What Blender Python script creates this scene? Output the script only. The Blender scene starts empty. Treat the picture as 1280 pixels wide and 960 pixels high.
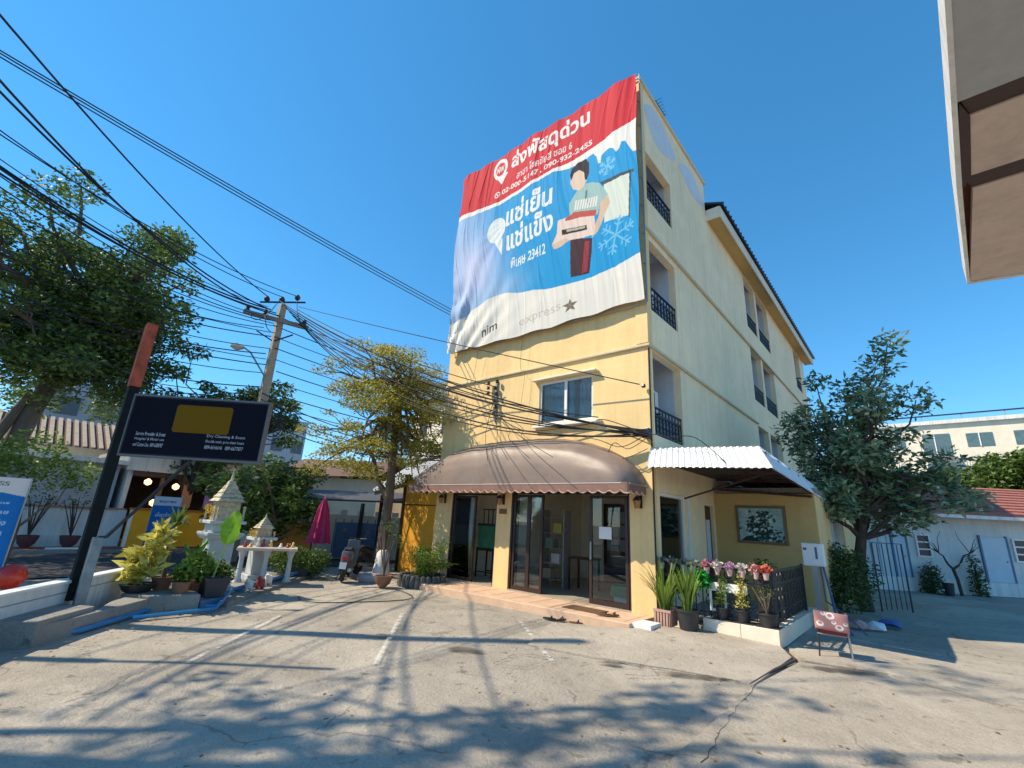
import bpy, bmesh, math, random
import numpy as np
from mathutils import Vector, Matrix
random.seed(7); np.random.seed(7)
PI = math.pi
sc = bpy.context.scene
COL = sc.collection
R = math.radians

# ------------------------------------------------------------------ camera
cam_d = bpy.data.cameras.new('camera'); cam = bpy.data.objects.new('camera', cam_d); COL.objects.link(cam)
cam_d.sensor_width = 36.0; cam_d.lens = 36.0*570.5/1280.0; cam_d.clip_end = 800; cam_d.clip_start = 0.05
def cam_axes(pit, rol, yaw):
    F = Vector((math.sin(yaw)*math.cos(pit), math.cos(yaw)*math.cos(pit), math.sin(pit)))
    R0 = Vector((math.cos(yaw), -math.sin(yaw), 0)); U0 = R0.cross(F)
    return math.cos(rol)*R0+math.sin(rol)*U0, -math.sin(rol)*R0+math.cos(rol)*U0, F
rx, ux, fx = cam_axes(0.28897, 0.05408, -0.72178)
cam.matrix_world = Matrix(((rx.x, ux.x, -fx.x, 0), (rx.y, ux.y, -fx.y, 0), (rx.z, ux.z, -fx.z, 1.7), (0, 0, 0, 1)))
sc.camera = cam
# ------------------------------------------------------------------ daylight
SUN_EL, SUN_AZ = R(47.5), R(225)           # azimuth of the sun, clockwise from +y
w = bpy.data.worlds.new('World'); sc.world = w; w.use_nodes = True
wn = w.node_tree; bg = wn.nodes['Background']
sky = wn.nodes.new('ShaderNodeTexSky'); sky.sky_type = 'NISHITA'; sky.sun_disc = False
sky.sun_elevation = SUN_EL; sky.sun_rotation = SUN_AZ; sky.air_density = 1.0; sky.dust_density = 0.0; sky.ozone_density = 10.0
v1 = wn.nodes.new('ShaderNodeVectorMath'); v1.operation = 'SCALE'; v1.inputs['Scale'].default_value = .12; wn.links.new(sky.outputs[0], v1.inputs[0])
gm = wn.nodes.new('ShaderNodeGamma'); gm.inputs[1].default_value = .80; wn.links.new(v1.outputs[0], gm.inputs[0])     # photo's flatter tone curve, same over the whole sky
hs = wn.nodes.new('ShaderNodeHueSaturation'); hs.inputs['Saturation'].default_value = 1.22; hs.inputs['Hue'].default_value = 0.489; hs.inputs['Value'].default_value = 5.5
wn.links.new(gm.outputs[0], hs.inputs['Color']); wn.links.new(hs.outputs[0], bg.inputs[0]); bg.inputs[1].default_value = 0.15
sun_d = bpy.data.lights.new('sun', 'SUN'); sun = bpy.data.objects.new('sun', sun_d); COL.objects.link(sun)
sun_d.energy = 3.25; sun_d.angle = R(0.5); sun_d.color = (1.0, 0.86, 0.64)
sd = Vector((-math.sin(SUN_AZ)*math.cos(SUN_EL), -math.cos(SUN_AZ)*math.cos(SUN_EL), -math.sin(SUN_EL)))
sun.rotation_euler = sd.to_track_quat('-Z', 'Y').to_euler()
sc.view_settings.view_transform = 'Standard'; sc.view_settings.look = 'None'; sc.view_settings.exposure = 0.98

# ------------------------------------------------------------------ materials
MATS = {}
def mat(name, col, rough=0.7, var=0.15, scale=3.0, bump=0.0, bscale=30.0, metal=0.0, emit=None, trans=0.0, leaf=0.0, spec=0.5, col2=None, stretch=None):
    if name in MATS: return MATS[name]
    m = bpy.data.materials.new(name); m.use_nodes = True; nt = m.node_tree; N = nt.nodes; L = nt.links
    b = N['Principled BSDF']; b.inputs['Roughness'].default_value = rough; b.inputs['Metallic'].default_value = metal
    b.inputs['Specular IOR Level'].default_value = spec
    c = tuple(col)+(1,)
    tc = N.new('ShaderNodeNewGeometry'); pos = tc.outputs['Position']
    if stretch:
        mp = N.new('ShaderNodeMapping'); mp.inputs['Scale'].default_value = stretch; L.new(pos, mp.inputs[0]); pos = mp.outputs[0]
    if leaf:
        mx = N.new('ShaderNodeMix'); mx.data_type = 'RGBA'
        c2 = col2 or tuple(min(1, x*1.9) for x in col)
        mx.inputs[6].default_value = tuple(x*0.55 for x in col)+(1,); mx.inputs[7].default_value = tuple(c2)+(1,)
        L.new(tc.outputs['Random Per Island'], mx.inputs[0]); L.new(mx.outputs[2], b.inputs['Base Color'])
        tr = N.new('ShaderNodeBsdfTranslucent'); L.new(mx.outputs[2], tr.inputs[0])
        ms = N.new('ShaderNodeMixShader'); ms.inputs[0].default_value = leaf
        L.new(b.outputs[0], ms.inputs[1]); L.new(tr.outputs[0], ms.inputs[2]); L.new(ms.outputs[0], N['Material Output'].inputs[0])
    elif var:
        n1 = N.new('ShaderNodeTexNoise'); n1.inputs['Scale'].default_value = scale; n1.inputs['Detail'].default_value = 6; n1.inputs['Roughness'].default_value = .65
        L.new(pos, n1.inputs['Vector'])
        cr = N.new('ShaderNodeValToRGB'); cr.color_ramp.elements[0].position = .3; cr.color_ramp.elements[1].position = .72
        c2 = col2 or tuple(min(1, x*(1+var)) for x in col)
        cr.color_ramp.elements[0].color = tuple(x*(1-var) for x in col)+(1,); cr.color_ramp.elements[1].color = tuple(c2)+(1,)
        L.new(n1.outputs[0], cr.inputs[0]); L.new(cr.outputs[0], b.inputs['Base Color'])
    else: b.inputs['Base Color'].default_value = c
    if bump:
        n2 = N.new('ShaderNodeTexNoise'); n2.inputs['Scale'].default_value = bscale; n2.inputs['Detail'].default_value = 4; L.new(pos, n2.inputs['Vector'])
        bp = N.new('ShaderNodeBump'); bp.inputs['Strength'].default_value = bump; bp.inputs['Distance'].default_value = .02
        L.new(n2.outputs[0], bp.inputs['Height']); L.new(bp.outputs[0], b.inputs['Normal'])
    if emit: b.inputs['Emission Color'].default_value = tuple(emit[:3])+(1,); b.inputs['Emission Strength'].default_value = emit[3]
    MATS[name] = m; return m
def glass(name, tint=(.9, .95, .95), rough=.02, op=.25):
    m = bpy.data.materials.new(name); m.use_nodes = True; nt = m.node_tree; N = nt.nodes; L = nt.links
    g = N.new('ShaderNodeBsdfGlossy'); g.inputs['Roughness'].default_value = rough; g.inputs['Color'].default_value = (1, 1, 1, 1)
    t = N.new('ShaderNodeBsdfTransparent'); t.inputs['Color'].default_value = tuple(tint)+(1,)
    fr = N.new('ShaderNodeFresnel'); fr.inputs['IOR'].default_value = 1.4
    mt = N.new('ShaderNodeMath'); mt.operation = 'ADD'; mt.inputs[1].default_value = op*.35; L.new(fr.outputs[0], mt.inputs[0])
    ms = N.new('ShaderNodeMixShader'); L.new(mt.outputs[0], ms.inputs[0]); L.new(t.outputs[0], ms.inputs[1]); L.new(g.outputs[0], ms.inputs[2])
    L.new(ms.outputs[0], N['Material Output'].inputs[0]); return m
def vcmat(name, rough=.6, spec=.3, back=0.0):
    m = bpy.data.materials.new(name); m.use_nodes = True; nt = m.node_tree; N = nt.nodes; L = nt.links
    b = N['Principled BSDF']; b.inputs['Roughness'].default_value = rough; b.inputs['Specular IOR Level'].default_value = spec
    a = N.new('ShaderNodeVertexColor'); a.layer_name = 'print'; L.new(a.outputs[0], b.inputs['Base Color']); return m

def wall_paint(name, col, grime=.35):
    """painted render with rain streaks and faint patches"""
    m = bpy.data.materials.new(name); m.use_nodes = True; nt = m.node_tree; N = nt.nodes; L = nt.links
    b = N['Principled BSDF']; b.inputs['Roughness'].default_value = .75; b.inputs['Specular IOR Level'].default_value = .3
    g = N.new('ShaderNodeNewGeometry')
    def noise(sc_, st=None, det=6):
        mp = N.new('ShaderNodeMapping'); mp.inputs['Scale'].default_value = st or (1, 1, 1); L.new(g.outputs['Position'], mp.inputs[0])
        n = N.new('ShaderNodeTexNoise'); n.inputs['Scale'].default_value = sc_; n.inputs['Detail'].default_value = det; n.inputs['Roughness'].default_value = .65
        L.new(mp.outputs[0], n.inputs['Vector']); return n.outputs[0]
    def ramp(v, a, c, lo, hi):
        r = N.new('ShaderNodeMapRange'); r.inputs[1].default_value = a; r.inputs[2].default_value = c; r.inputs[3].default_value = lo; r.inputs[4].default_value = hi
        L.new(v, r.inputs[0]); return r.outputs[0]
    s = ramp(noise(1.0, (7, 7, .35)), .45, .75, 1, 1-grime); p = ramp(noise(.9), .35, .7, .9, 1.05)
    mu = N.new('ShaderNodeMath'); mu.operation = 'MULTIPLY'; L.new(s, mu.inputs[0]); L.new(p, mu.inputs[1])
    f = ramp(noise(9, None, 8), .3, .7, .95, 1.03); m2 = N.new('ShaderNodeMath'); m2.operation = 'MULTIPLY'; L.new(mu.outputs[0], m2.inputs[0]); L.new(f, m2.inputs[1])
    vm = N.new('ShaderNodeVectorMath'); vm.operation = 'SCALE'; vm.inputs[0].default_value = col; L.new(m2.outputs[0], vm.inputs['Scale']); L.new(vm.outputs[0], b.inputs['Base Color'])
    bp = N.new('ShaderNodeBump'); bp.inputs['Strength'].default_value = .25; bp.inputs['Distance'].default_value = .01; L.new(noise(60), bp.inputs['Height']); L.new(bp.outputs[0], b.inputs['Normal'])
    MATS[name] = m; return m

def concrete_mat(name, base, dark, crack=.6, scale=1.0):
    m = bpy.data.materials.new(name); m.use_nodes = True; nt = m.node_tree; N = nt.nodes; L = nt.links
    b = N['Principled BSDF']; b.inputs['Roughness'].default_value = .88; b.inputs['Specular IOR Level'].default_value = .25
    g = N.new('ShaderNodeNewGeometry')
    def noise(sc_, det=6, ro=.6, st=(1, 1, 1), dist=0):
        mp = N.new('ShaderNodeMapping'); mp.inputs['Scale'].default_value = st; L.new(g.outputs['Position'], mp.inputs[0])
        n = N.new('ShaderNodeTexNoise'); n.inputs['Scale'].default_value = sc_*scale; n.inputs['Detail'].default_value = det; n.inputs['Roughness'].default_value = ro; n.inputs['Distortion'].default_value = dist
        L.new(mp.outputs[0], n.inputs['Vector']); return n.outputs[0]
    def mr(v, a, c, lo, hi):
        r = N.new('ShaderNodeMapRange'); r.inputs[1].default_value = a; r.inputs[2].default_value = c; r.inputs[3].default_value = lo; r.inputs[4].default_value = hi
        L.new(v, r.inputs[0]); return r.outputs[0]
    def mul(a, c):
        x = N.new('ShaderNodeMath'); x.operation = 'MULTIPLY'; L.new(a, x.inputs[0]); L.new(c, x.inputs[1]); return x.outputs[0]
    big = mr(noise(.45, 5, .55, dist=.6), .35, .7, .72, 1.08)
    mid = mr(noise(2.2, 8, .7), .3, .72, .82, 1.1)
    fine = mr(noise(55, 6, .8), .32, .68, .70, 1.20)
    spots = mr(noise(5.5, 3, .5, dist=.3), .63, .7, 1, .62)
    v = mul(mul(big, mid), mul(fine, spots))
    # thin cracks: borders of a distorted voronoi, only here and there
    vo = N.new('ShaderNodeTexVoronoi'); vo.feature = 'DISTANCE_TO_EDGE'; vo.inputs['Scale'].default_value = .55*scale
    nz = N.new('ShaderNodeTexNoise'); nz.inputs['Scale'].default_value = 2.2; nz.inputs['Detail'].default_value = 6; L.new(g.outputs['Position'], nz.inputs['Vector'])
    va = N.new('ShaderNodeVectorMath'); va.operation = 'MULTIPLY_ADD'; va.inputs[1].default_value = (.55, .55, .55); L.new(nz.outputs[1], va.inputs[0]); L.new(g.outputs['Position'], va.inputs[2]); L.new(va.outputs[0], vo.inputs['Vector'])
    ck = mr(vo.outputs[0], .004, .012, 1-crack, 1)
    gate = mr(noise(.7, 3), .5, .56, 0, 1)
    mix = N.new('ShaderNodeMix'); mix.data_type = 'FLOAT'; L.new(gate, mix.inputs[0]); mix.inputs[2].default_value = 1; L.new(ck, mix.inputs[3])
    v = mul(v, mix.outputs[0])
    mc = N.new('ShaderNodeMix'); mc.data_type = 'RGBA'; mc.inputs[6].default_value = tuple(dark)+(1,); mc.inputs[7].default_value = tuple(base)+(1,); L.new(mr(v, .35, 1.05, 0, 1), mc.inputs[0]); L.new(mc.outputs[2], b.inputs['Base Color'])
    h = N.new('ShaderNodeMath'); h.operation = 'ADD'; L.new(noise(24, 8, .7), h.inputs[0]); L.new(mul(noise(5, 6, .6), mix.outputs[0]), h.inputs[1])
    bp = N.new('ShaderNodeBump'); bp.inputs['Strength'].default_value = .8; bp.inputs['Distance'].default_value = .03; L.new(h.outputs[0], bp.inputs['Height']); L.new(bp.outputs[0], b.inputs['Normal'])
    MATS[name] = m; return m

YEL = wall_paint('yellow wall paint', (.86, .61, .29), .15)
YELS = wall_paint('yellow paint lightened for shade', (.98, .78, .50), .13)  # front wall's paint, lightened in colour to brighten the shaded side
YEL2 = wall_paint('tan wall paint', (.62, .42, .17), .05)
OCH = wall_paint('ochre wall paint', (.72, .33, .03), .05)
WHT = wall_paint('white wall paint', (.74, .74, .72), .3)
CREAM = wall_paint('cream wall paint', (.80, .72, .58), .08)
BALC = wall_paint('pale balcony paint', (.62, .64, .68), .1)
CONC = concrete_mat('lot concrete', (.50, .445, .37), (.17, .15, .125), .35)
CONC2 = concrete_mat('apron concrete', (.52, .46, .385), (.22, .19, .15), .3)
ASPH = concrete_mat('asphalt', (.085, .085, .09), (.04, .04, .045), .3)
SLAB = concrete_mat('kerb stone', (.36, .34, .31), (.16, .15, .14), .4)
BLACK = mat('black iron', (.015, .016, .02), .45, 0)
DKFR = mat('dark brown frame', (.035, .018, .015), .4, 0)
ALU = mat('grey aluminium', (.35, .35, .36), .4, .1, metal=.6)
WHITE = mat('white paint', (.78, .78, .76), .5, .06)
TRIM = mat('cream trim', (.72, .60, .40), .7, .1)
STEP = mat('terracotta step', (.62, .42, .29), .7, .14, 4, .2, 60)
RUBBER = mat('rubber', (.02, .02, .022), .8, 0)
PIPE = mat('blue pipe', (.02, .20, .42), .35, .12, 6)
BARK = mat('bark', (.16, .12, .085), .9, .35, 5, .9, 18, stretch=(1, 1, .3))
BARKD = mat('dark bark', (.07, .05, .04), .9, .3, 6, .9, 20)
GLASS = glass('window glass', (.80, .82, .82), .05, .02)
GLASSD = glass('shop glass', (.85, .88, .88), .01, .04)
NAVY = mat('navy roof', (.012, .022, .06), .4, .1)
REDP = mat('red paint', (.35, .03, .03), .5, .1)
POTB = mat('black plastic pot', (.03, .03, .035), .5, .1)
POTT = mat('terracotta pot', (.26, .12, .07), .8, .2, 8)
SOIL = mat('soil', (.05, .035, .025), .95, .2)
WIRE = mat('cable sheath', (.012, .013, .018), .55, 0)
WOOD = mat('dark wood', (.06, .025, .014), .5, .25, 8)

# ------------------------------------------------------------------ object helpers
def tag(o, label=None, cat=None, group=None, kind=None):
    if label: o['label'] = label
    if cat: o['category'] = cat
    if group: o['group'] = group
    if kind: o['kind'] = kind
    return o
def thing(name, label, cat, loc=(0, 0, 0), rz=0, group=None):
    o = bpy.data.objects.new(name, None); COL.objects.link(o); o.location = loc; o.rotation_euler = (0, 0, rz)
    o.empty_display_size = .1
    return tag(o, label, cat, group)
def origin(p):
    v = Vector((0, 0, 0))
    while p is not None: v += p.location; p = p.parent
    return v
class MB:
    def __init__(s): s.v = []; s.f = []; s.m = []
    def add(s, vs, fs, mi=0):
        n = len(s.v); s.v += [tuple(v) for v in vs]; s.f += [tuple(i+n for i in f) for f in fs]; s.m += [mi]*len(fs); return s
    def box(s, x0, x1, y0, y1, z0, z1, mi=0):
        return s.add([(x0, y0, z0), (x1, y0, z0), (x1, y1, z0), (x0, y1, z0), (x0, y0, z1), (x1, y0, z1), (x1, y1, z1), (x0, y1, z1)],
                     [(0, 3, 2, 1), (4, 5, 6, 7), (0, 1, 5, 4), (1, 2, 6, 5), (2, 3, 7, 6), (3, 0, 4, 7)], mi)
    def bar(s, a, b, wd, ht=None, mi=0, up=(0, 0, 1)):
        a = Vector(a); b = Vector(b); ht = ht or wd; d = (b-a).normalized(); u = Vector(up)
        if abs(d.dot(u)) > .98: u = Vector((1, 0, 0))
        r = d.cross(u).normalized(); u = r.cross(d).normalized(); r *= wd/2; u *= ht/2
        vs = [a-r-u, a+r-u, a+r+u, a-r+u, b-r-u, b+r-u, b+r+u, b-r+u]
        return s.add(vs, [(0, 1, 2, 3), (7, 6, 5, 4), (0, 4, 5, 1), (1, 5, 6, 2), (2, 6, 7, 3), (3, 7, 4, 0)], mi)
    def tube(s, pts, r, n=6, mi=0, cap=True):
        pts = [Vector(p) for p in pts]; k = len(pts); rs = r if isinstance(r, (list, tuple)) else [r]*k
        base = len(s.v); ref = Vector((.3, .2, .93)).normalized()
        for i, p in enumerate(pts):
            d = (pts[min(i+1, k-1)]-pts[max(i-1, 0)]).normalized()
            if abs(d.dot(ref)) > .95: ref = Vector((1, .1, 0)).normalized()
            a = d.cross(ref).normalized(); b = d.cross(a)
            for j in range(n):
                t = 2*PI*j/n; s.v.append(tuple(p+(a*math.cos(t)+b*math.sin(t))*rs[i]))
        for i in range(k-1):
            for j in range(n):
                s.f.append((base+i*n+j, base+i*n+(j+1) % n, base+(i+1)*n+(j+1) % n, base+(i+1)*n+j)); s.m.append(mi)
        if cap:
            s.f.append(tuple(base+j for j in range(n))[::-1]); s.m.append(mi); s.f.append(tuple(base+(k-1)*n+j for j in range(n))); s.m.append(mi)
        return s
    def lathe(s, prof, c=(0, 0, 0), n=16, mi=0, sq=False):
        base = len(s.v); k = len(prof)
        for r, z in prof:
            for j in range(n):
                t = 2*PI*(j+.5)/n; q = 1/math.cos(PI/4) if sq else 1
                s.v.append((c[0]+r*q*math.cos(t), c[1]+r*q*math.sin(t), c[2]+z))
        for i in range(k-1):
            for j in range(n):
                s.f.append((base+i*n+j, base+i*n+(j+1) % n, base+(i+1)*n+(j+1) % n, base+(i+1)*n+j)); s.m.append(mi)
        s.f.append(tuple(base+j for j in range(n))[::-1]); s.m.append(mi); s.f.append(tuple(base+(k-1)*n+j for j in range(n))); s.m.append(mi)
        return s
    def prism(s, poly, ax, d0, d1, mi=0):
        """polygon extruded along axis ax ('x','y','z')"""
        def P(a, b, d): return {'x': (d, a, b), 'y': (a, d, b), 'z': (a, b, d)}[ax]
        n = len(poly); vs = [P(a, b, d0) for a, b in poly]+[P(a, b, d1) for a, b in poly]
        return s.add(vs, [tuple(range(n))[::-1], tuple(range(n, 2*n))]+[(i, (i+1) % n, (i+1) % n+n, i+n) for i in range(n)], mi)
    def build(s, name, mats, parent=None, smooth=False, bevel=0, kind=None, label=None):
        me = bpy.data.meshes.new(name); o_ = origin(parent)
        me.from_pydata([(x-o_.x, y-o_.y, z-o_.z) for x, y, z in s.v], [], s.f)
        mats = mats if isinstance(mats, (list, tuple)) else [mats]
        for m in mats: me.materials.append(m)
        me.polygons.foreach_set('material_index', s.m); 
        bm = bmesh.new(); bm.from_mesh(me); bmesh.ops.recalc_face_normals(bm, faces=bm.faces); bm.to_mesh(me); bm.free()
        if smooth:
            me.polygons.foreach_set('use_smooth', [True]*len(me.polygons))
            me.set_sharp_from_angle(angle=R(40))
        o = bpy.data.objects.new(name, me); COL.objects.link(o)
        if parent: o.parent = parent
        if bevel:
            md = o.modifiers.new('bevel', 'BEVEL'); md.width = bevel; md.segments = 2; md.limit_method = 'ANGLE'
        if kind: o['kind'] = kind
        if label: o['label'] = label
        return o
def bx(name, x0, x1, y0, y1, z0, z1, m, parent=None, bevel=0, kind=None, label=None):
    return MB().box(x0, x1, y0, y1, z0, z1).build(name, m, parent, bevel=bevel, kind=kind, label=label)
def copy_tree(o, parent=None):
    c = o.copy(); COL.objects.link(c); c.parent = parent
    for ch in list(o.children): copy_tree(ch, c)
    return c
def npmesh(name, V, F, m, parent=None, kind=None, smooth=False):
    me = bpy.data.meshes.new(name); V = np.asarray(V, dtype=np.float32); F = np.asarray(F, dtype=np.int32)
    o_ = origin(parent); V = V-np.array(o_, dtype=np.float32)
    me.vertices.add(len(V)); me.vertices.foreach_set('co', V.ravel())
    k = F.shape[1]; me.loops.add(F.size); me.loops.foreach_set('vertex_index', F.ravel())
    me.polygons.add(len(F)); me.polygons.foreach_set('loop_start', np.arange(len(F), dtype=np.int32)*k)
    me.update(calc_edges=True)
    if smooth: me.polygons.foreach_set('use_smooth', [True]*len(F))
    me.materials.append(m)
    o = bpy.data.objects.new(name, me); COL.objects.link(o)
    if parent: o.parent = parent
    if kind: o['kind'] = kind
    return o
# leaves: small folded rhombi
def leaf_mesh(C, size, asp=.45, up=.4, droop=0):
    n = len(C); C = np.asarray(C)
    d = np.random.normal(size=(n, 3)); d[:, 2] = d[:, 2]*.5-droop; d /= np.linalg.norm(d, axis=1)[:, None]
    nn = np.random.normal(size=(n, 3)); nn[:, 2] += up*2; s = np.cross(d, nn); s /= np.linalg.norm(s, axis=1)[:, None]+1e-6
    q = np.cross(s, d)
    L_ = (size*np.random.uniform(.6, 1.3, n))[:, None]; W_ = L_*asp
    a = C; b = C+d*L_*.45+s*W_*.5+q*L_*.08; c = C+d*L_; e = C+d*L_*.45-s*W_*.5+q*L_*.08
    V = np.stack([a, b, c, e], 1).reshape(-1, 3); F = np.arange(4*n).reshape(-1, 4)
    return V, F
def blob_pts(centers, radii, per, flat=1.0):
    out = []
    for c, r in zip(centers, radii):
        k = int(per*r*r); p = np.random.normal(size=(k, 3)); p /= np.linalg.norm(p, axis=1)[:, None]
        p *= (np.random.uniform(.25, 1, k)**.6)[:, None]*r; p[:, 2] *= flat; out.append(p+np.array(c))
    return np.concatenate(out)
def blades(n, ln, wd, spread, base=(0, 0, 0), seg=5, rad=.08, curl=1.0):
    V = []; F = []
    for i in range(n):
        a = random.uniform(0, 2*PI); t0 = random.uniform(.05, 1)*spread; l = ln*random.uniform(.65, 1.1); r0 = rad*math.sqrt(random.random())
        p = np.array([base[0]+r0*math.cos(a), base[1]+r0*math.sin(a), base[2]]); th = t0*.4
        for k in range(seg+1):
            f = k/seg; ww = wd*(.5+1.2*f)*(1-f)**.6 if f < 1 else 0.001
            sx, sy = -math.sin(a)*ww/2, math.cos(a)*ww/2
            V += [p+np.array([sx, sy, 0]), p-np.array([sx, sy, 0])]
            th2 = th+t0*curl*f*1.3; p = p+np.array([math.cos(a)*math.sin(th2), math.sin(a)*math.sin(th2), math.cos(th2)])*l/seg
            if k: b_ = len(V)-4; F.append((b_, b_+1, b_+3, b_+2))
    return np.array(V), np.array(F)
def merge(parts):
    Vs = []; Fs = []; n = 0
    for V, F in parts: Vs.append(V); Fs.append(np.asarray(F)+n); n += len(V)
    return np.concatenate(Vs), np.concatenate(Fs)
LEAF = lambda nm, c, c2=None, t=.3: mat(nm, c, .5, leaf=t, col2=c2, spec=.35)
G_DARK = LEAF('dark green leaves', (.045, .085, .03), (.10, .17, .04)); G_MID = LEAF('mid green leaves', (.07, .14, .03), (.17, .26, .05))
G_LITE = LEAF('light green leaves', (.14, .26, .04), (.30, .42, .07), .4); G_YEL = LEAF('yellow green leaves', (.62, .56, .06), (.85, .78, .22), .4)
G_OLIVE = LEAF('olive leaves', (.28, .28, .045), (.62, .55, .10), .4); G_BIG = LEAF('big tree leaves', (.09, .16, .05), (.20, .30, .07)); G_BLUE = LEAF('blue green leaves', (.07, .15, .06), (.34, .44, .26), .25)

def limb(m, a, b, r0, r1, wob=.08, n=6):
    a = Vector(a); b = Vector(b); L_ = (b-a).length; pts = []
    for i in range(n):
        f = i/(n-1); p = a.lerp(b, f)+Vector([random.uniform(-1, 1)*wob*L_*math.sin(PI*f) for _ in range(3)]); pts.append(p)
    m.tube(pts, [r0+(r1-r0)*i/(n-1) for i in range(n)], 7); return pts

# ---------------------------------------------------------------- printed sheets (flat print held in a colour attribute)
def text_tris(s, bold=0.0):
    cu = bpy.data.curves.new('t', 'FONT'); cu.body = s; cu.size = 1; cu.offset = bold; cu.resolution_u = 3
    o = bpy.data.objects.new('t', cu); COL.objects.link(o); dg = bpy.context.evaluated_depsgraph_get(); dg.update()
    me = o.evaluated_get(dg).to_mesh(); me.calc_loop_triangles()
    V = np.array([v.co[:2] for v in me.vertices]).reshape(-1, 2); T = np.array([t.vertices[:] for t in me.loop_triangles])
    o.evaluated_get(dg).to_mesh_clear(); bpy.data.objects.remove(o); bpy.data.curves.remove(cu)
    return V, T
class Canvas:
    def __init__(s, x0, x1, z0, z1, nx, nz, base):
        s.x = np.linspace(x0, x1, nx); s.z = np.linspace(z0, z1, nz); s.X, s.Z = np.meshgrid(s.x, s.z); s.C = np.ones((nz, nx, 3))*np.array(base)
    def poly(s, pts, col, a=1.0):
        P_ = np.array(pts, float); ix = np.where((s.x >= P_[:, 0].min()) & (s.x <= P_[:, 0].max()))[0]; iz = np.where((s.z >= P_[:, 1].min()) & (s.z <= P_[:, 1].max()))[0]
        if len(ix) == 0 or len(iz) == 0: return s
        X = s.X[iz[0]:iz[-1]+1, ix[0]:ix[-1]+1]; Z = s.Z[iz[0]:iz[-1]+1, ix[0]:ix[-1]+1]; ins = np.zeros(X.shape, bool)
        for i in range(len(P_)):
            x1, z1 = P_[i]; x2, z2 = P_[(i+1) % len(P_)]
            if z1 == z2: continue
            c = ((z1 > Z) != (z2 > Z)) & (X < (x2-x1)*(Z-z1)/(z2-z1)+x1); ins ^= c
        sub = s.C[iz[0]:iz[-1]+1, ix[0]:ix[-1]+1]; sub[ins] = sub[ins]*(1-a)+np.array(col)*a; return s
    def ell(s, cx, cz, rx_, rz_, col, a=1.0):
        m = ((s.X-cx)/rx_)**2+((s.Z-cz)/rz_)**2 < 1; s.C[m] = s.C[m]*(1-a)+np.array(col)*a
    def line(s, a, b, wd, col):
        a = np.array(a, float); b = np.array(b, float); d = b-a; n = np.array([-d[1], d[0]])/np.hypot(*d)*wd/2; s.poly([a+n, b+n, b-n, a-n], col)
    def text(s, body, x, z, width, height, col, bold=0.0, rise=0.0):
        V, T = text_tris(body, bold)
        if len(T) == 0: return
        mn = V.min(0); mx = V.max(0); V = (V-mn)/(mx-mn); P_ = np.stack([x+V[:, 0]*width, z+V[:, 1]*height+V[:, 0]*rise], 1)
        col = np.array(col); dx = s.x[1]-s.x[0]; dz = s.z[1]-s.z[0]
        for t in T:
            p = P_[t]; i0 = max(0, int((p[:, 0].min()-s.x[0])/dx)); i1 = min(len(s.x), int((p[:, 0].max()-s.x[0])/dx)+2)
            j0 = max(0, int((p[:, 1].min()-s.z[0])/dz)); j1 = min(len(s.z), int((p[:, 1].max()-s.z[0])/dz)+2)
            if i1 <= i0 or j1 <= j0: continue
            X = s.X[j0:j1, i0:i1]; Z = s.Z[j0:j1, i0:i1]
            def e(a, b): return (b[0]-a[0])*(Z-a[1])-(b[1]-a[1])*(X-a[0])
            e0, e1, e2 = e(p[0], p[1]), e(p[1], p[2]), e(p[2], p[0]); m = ((e0 >= 0) & (e1 >= 0) & (e2 >= 0)) | ((e0 <= 0) & (e1 <= 0) & (e2 <= 0))
            s.C[j0:j1, i0:i1][m] = col
    def sheet(s, name, posfn, m, parent=None, smooth=True):
        P3 = posfn(s.X, s.Z); nz, nx = s.X.shape; V = P3.reshape(-1, 3); idx = np.arange(nx*nz).reshape(nz, nx)
        F = np.stack([idx[:-1, :-1], idx[:-1, 1:], idx[1:, 1:], idx[1:, :-1]], -1).reshape(-1, 4)
        o = npmesh(name, V, F, m, parent, smooth=smooth); ca = o.data.color_attributes.new('print', 'FLOAT_COLOR', 'POINT')
        ca.data.foreach_set('color', np.concatenate([s.C.reshape(-1, 3), np.ones((nx*nz, 1))], 1).astype(np.float32).ravel()); return o
PRINT = vcmat('printed vinyl', .7, .12)

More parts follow.
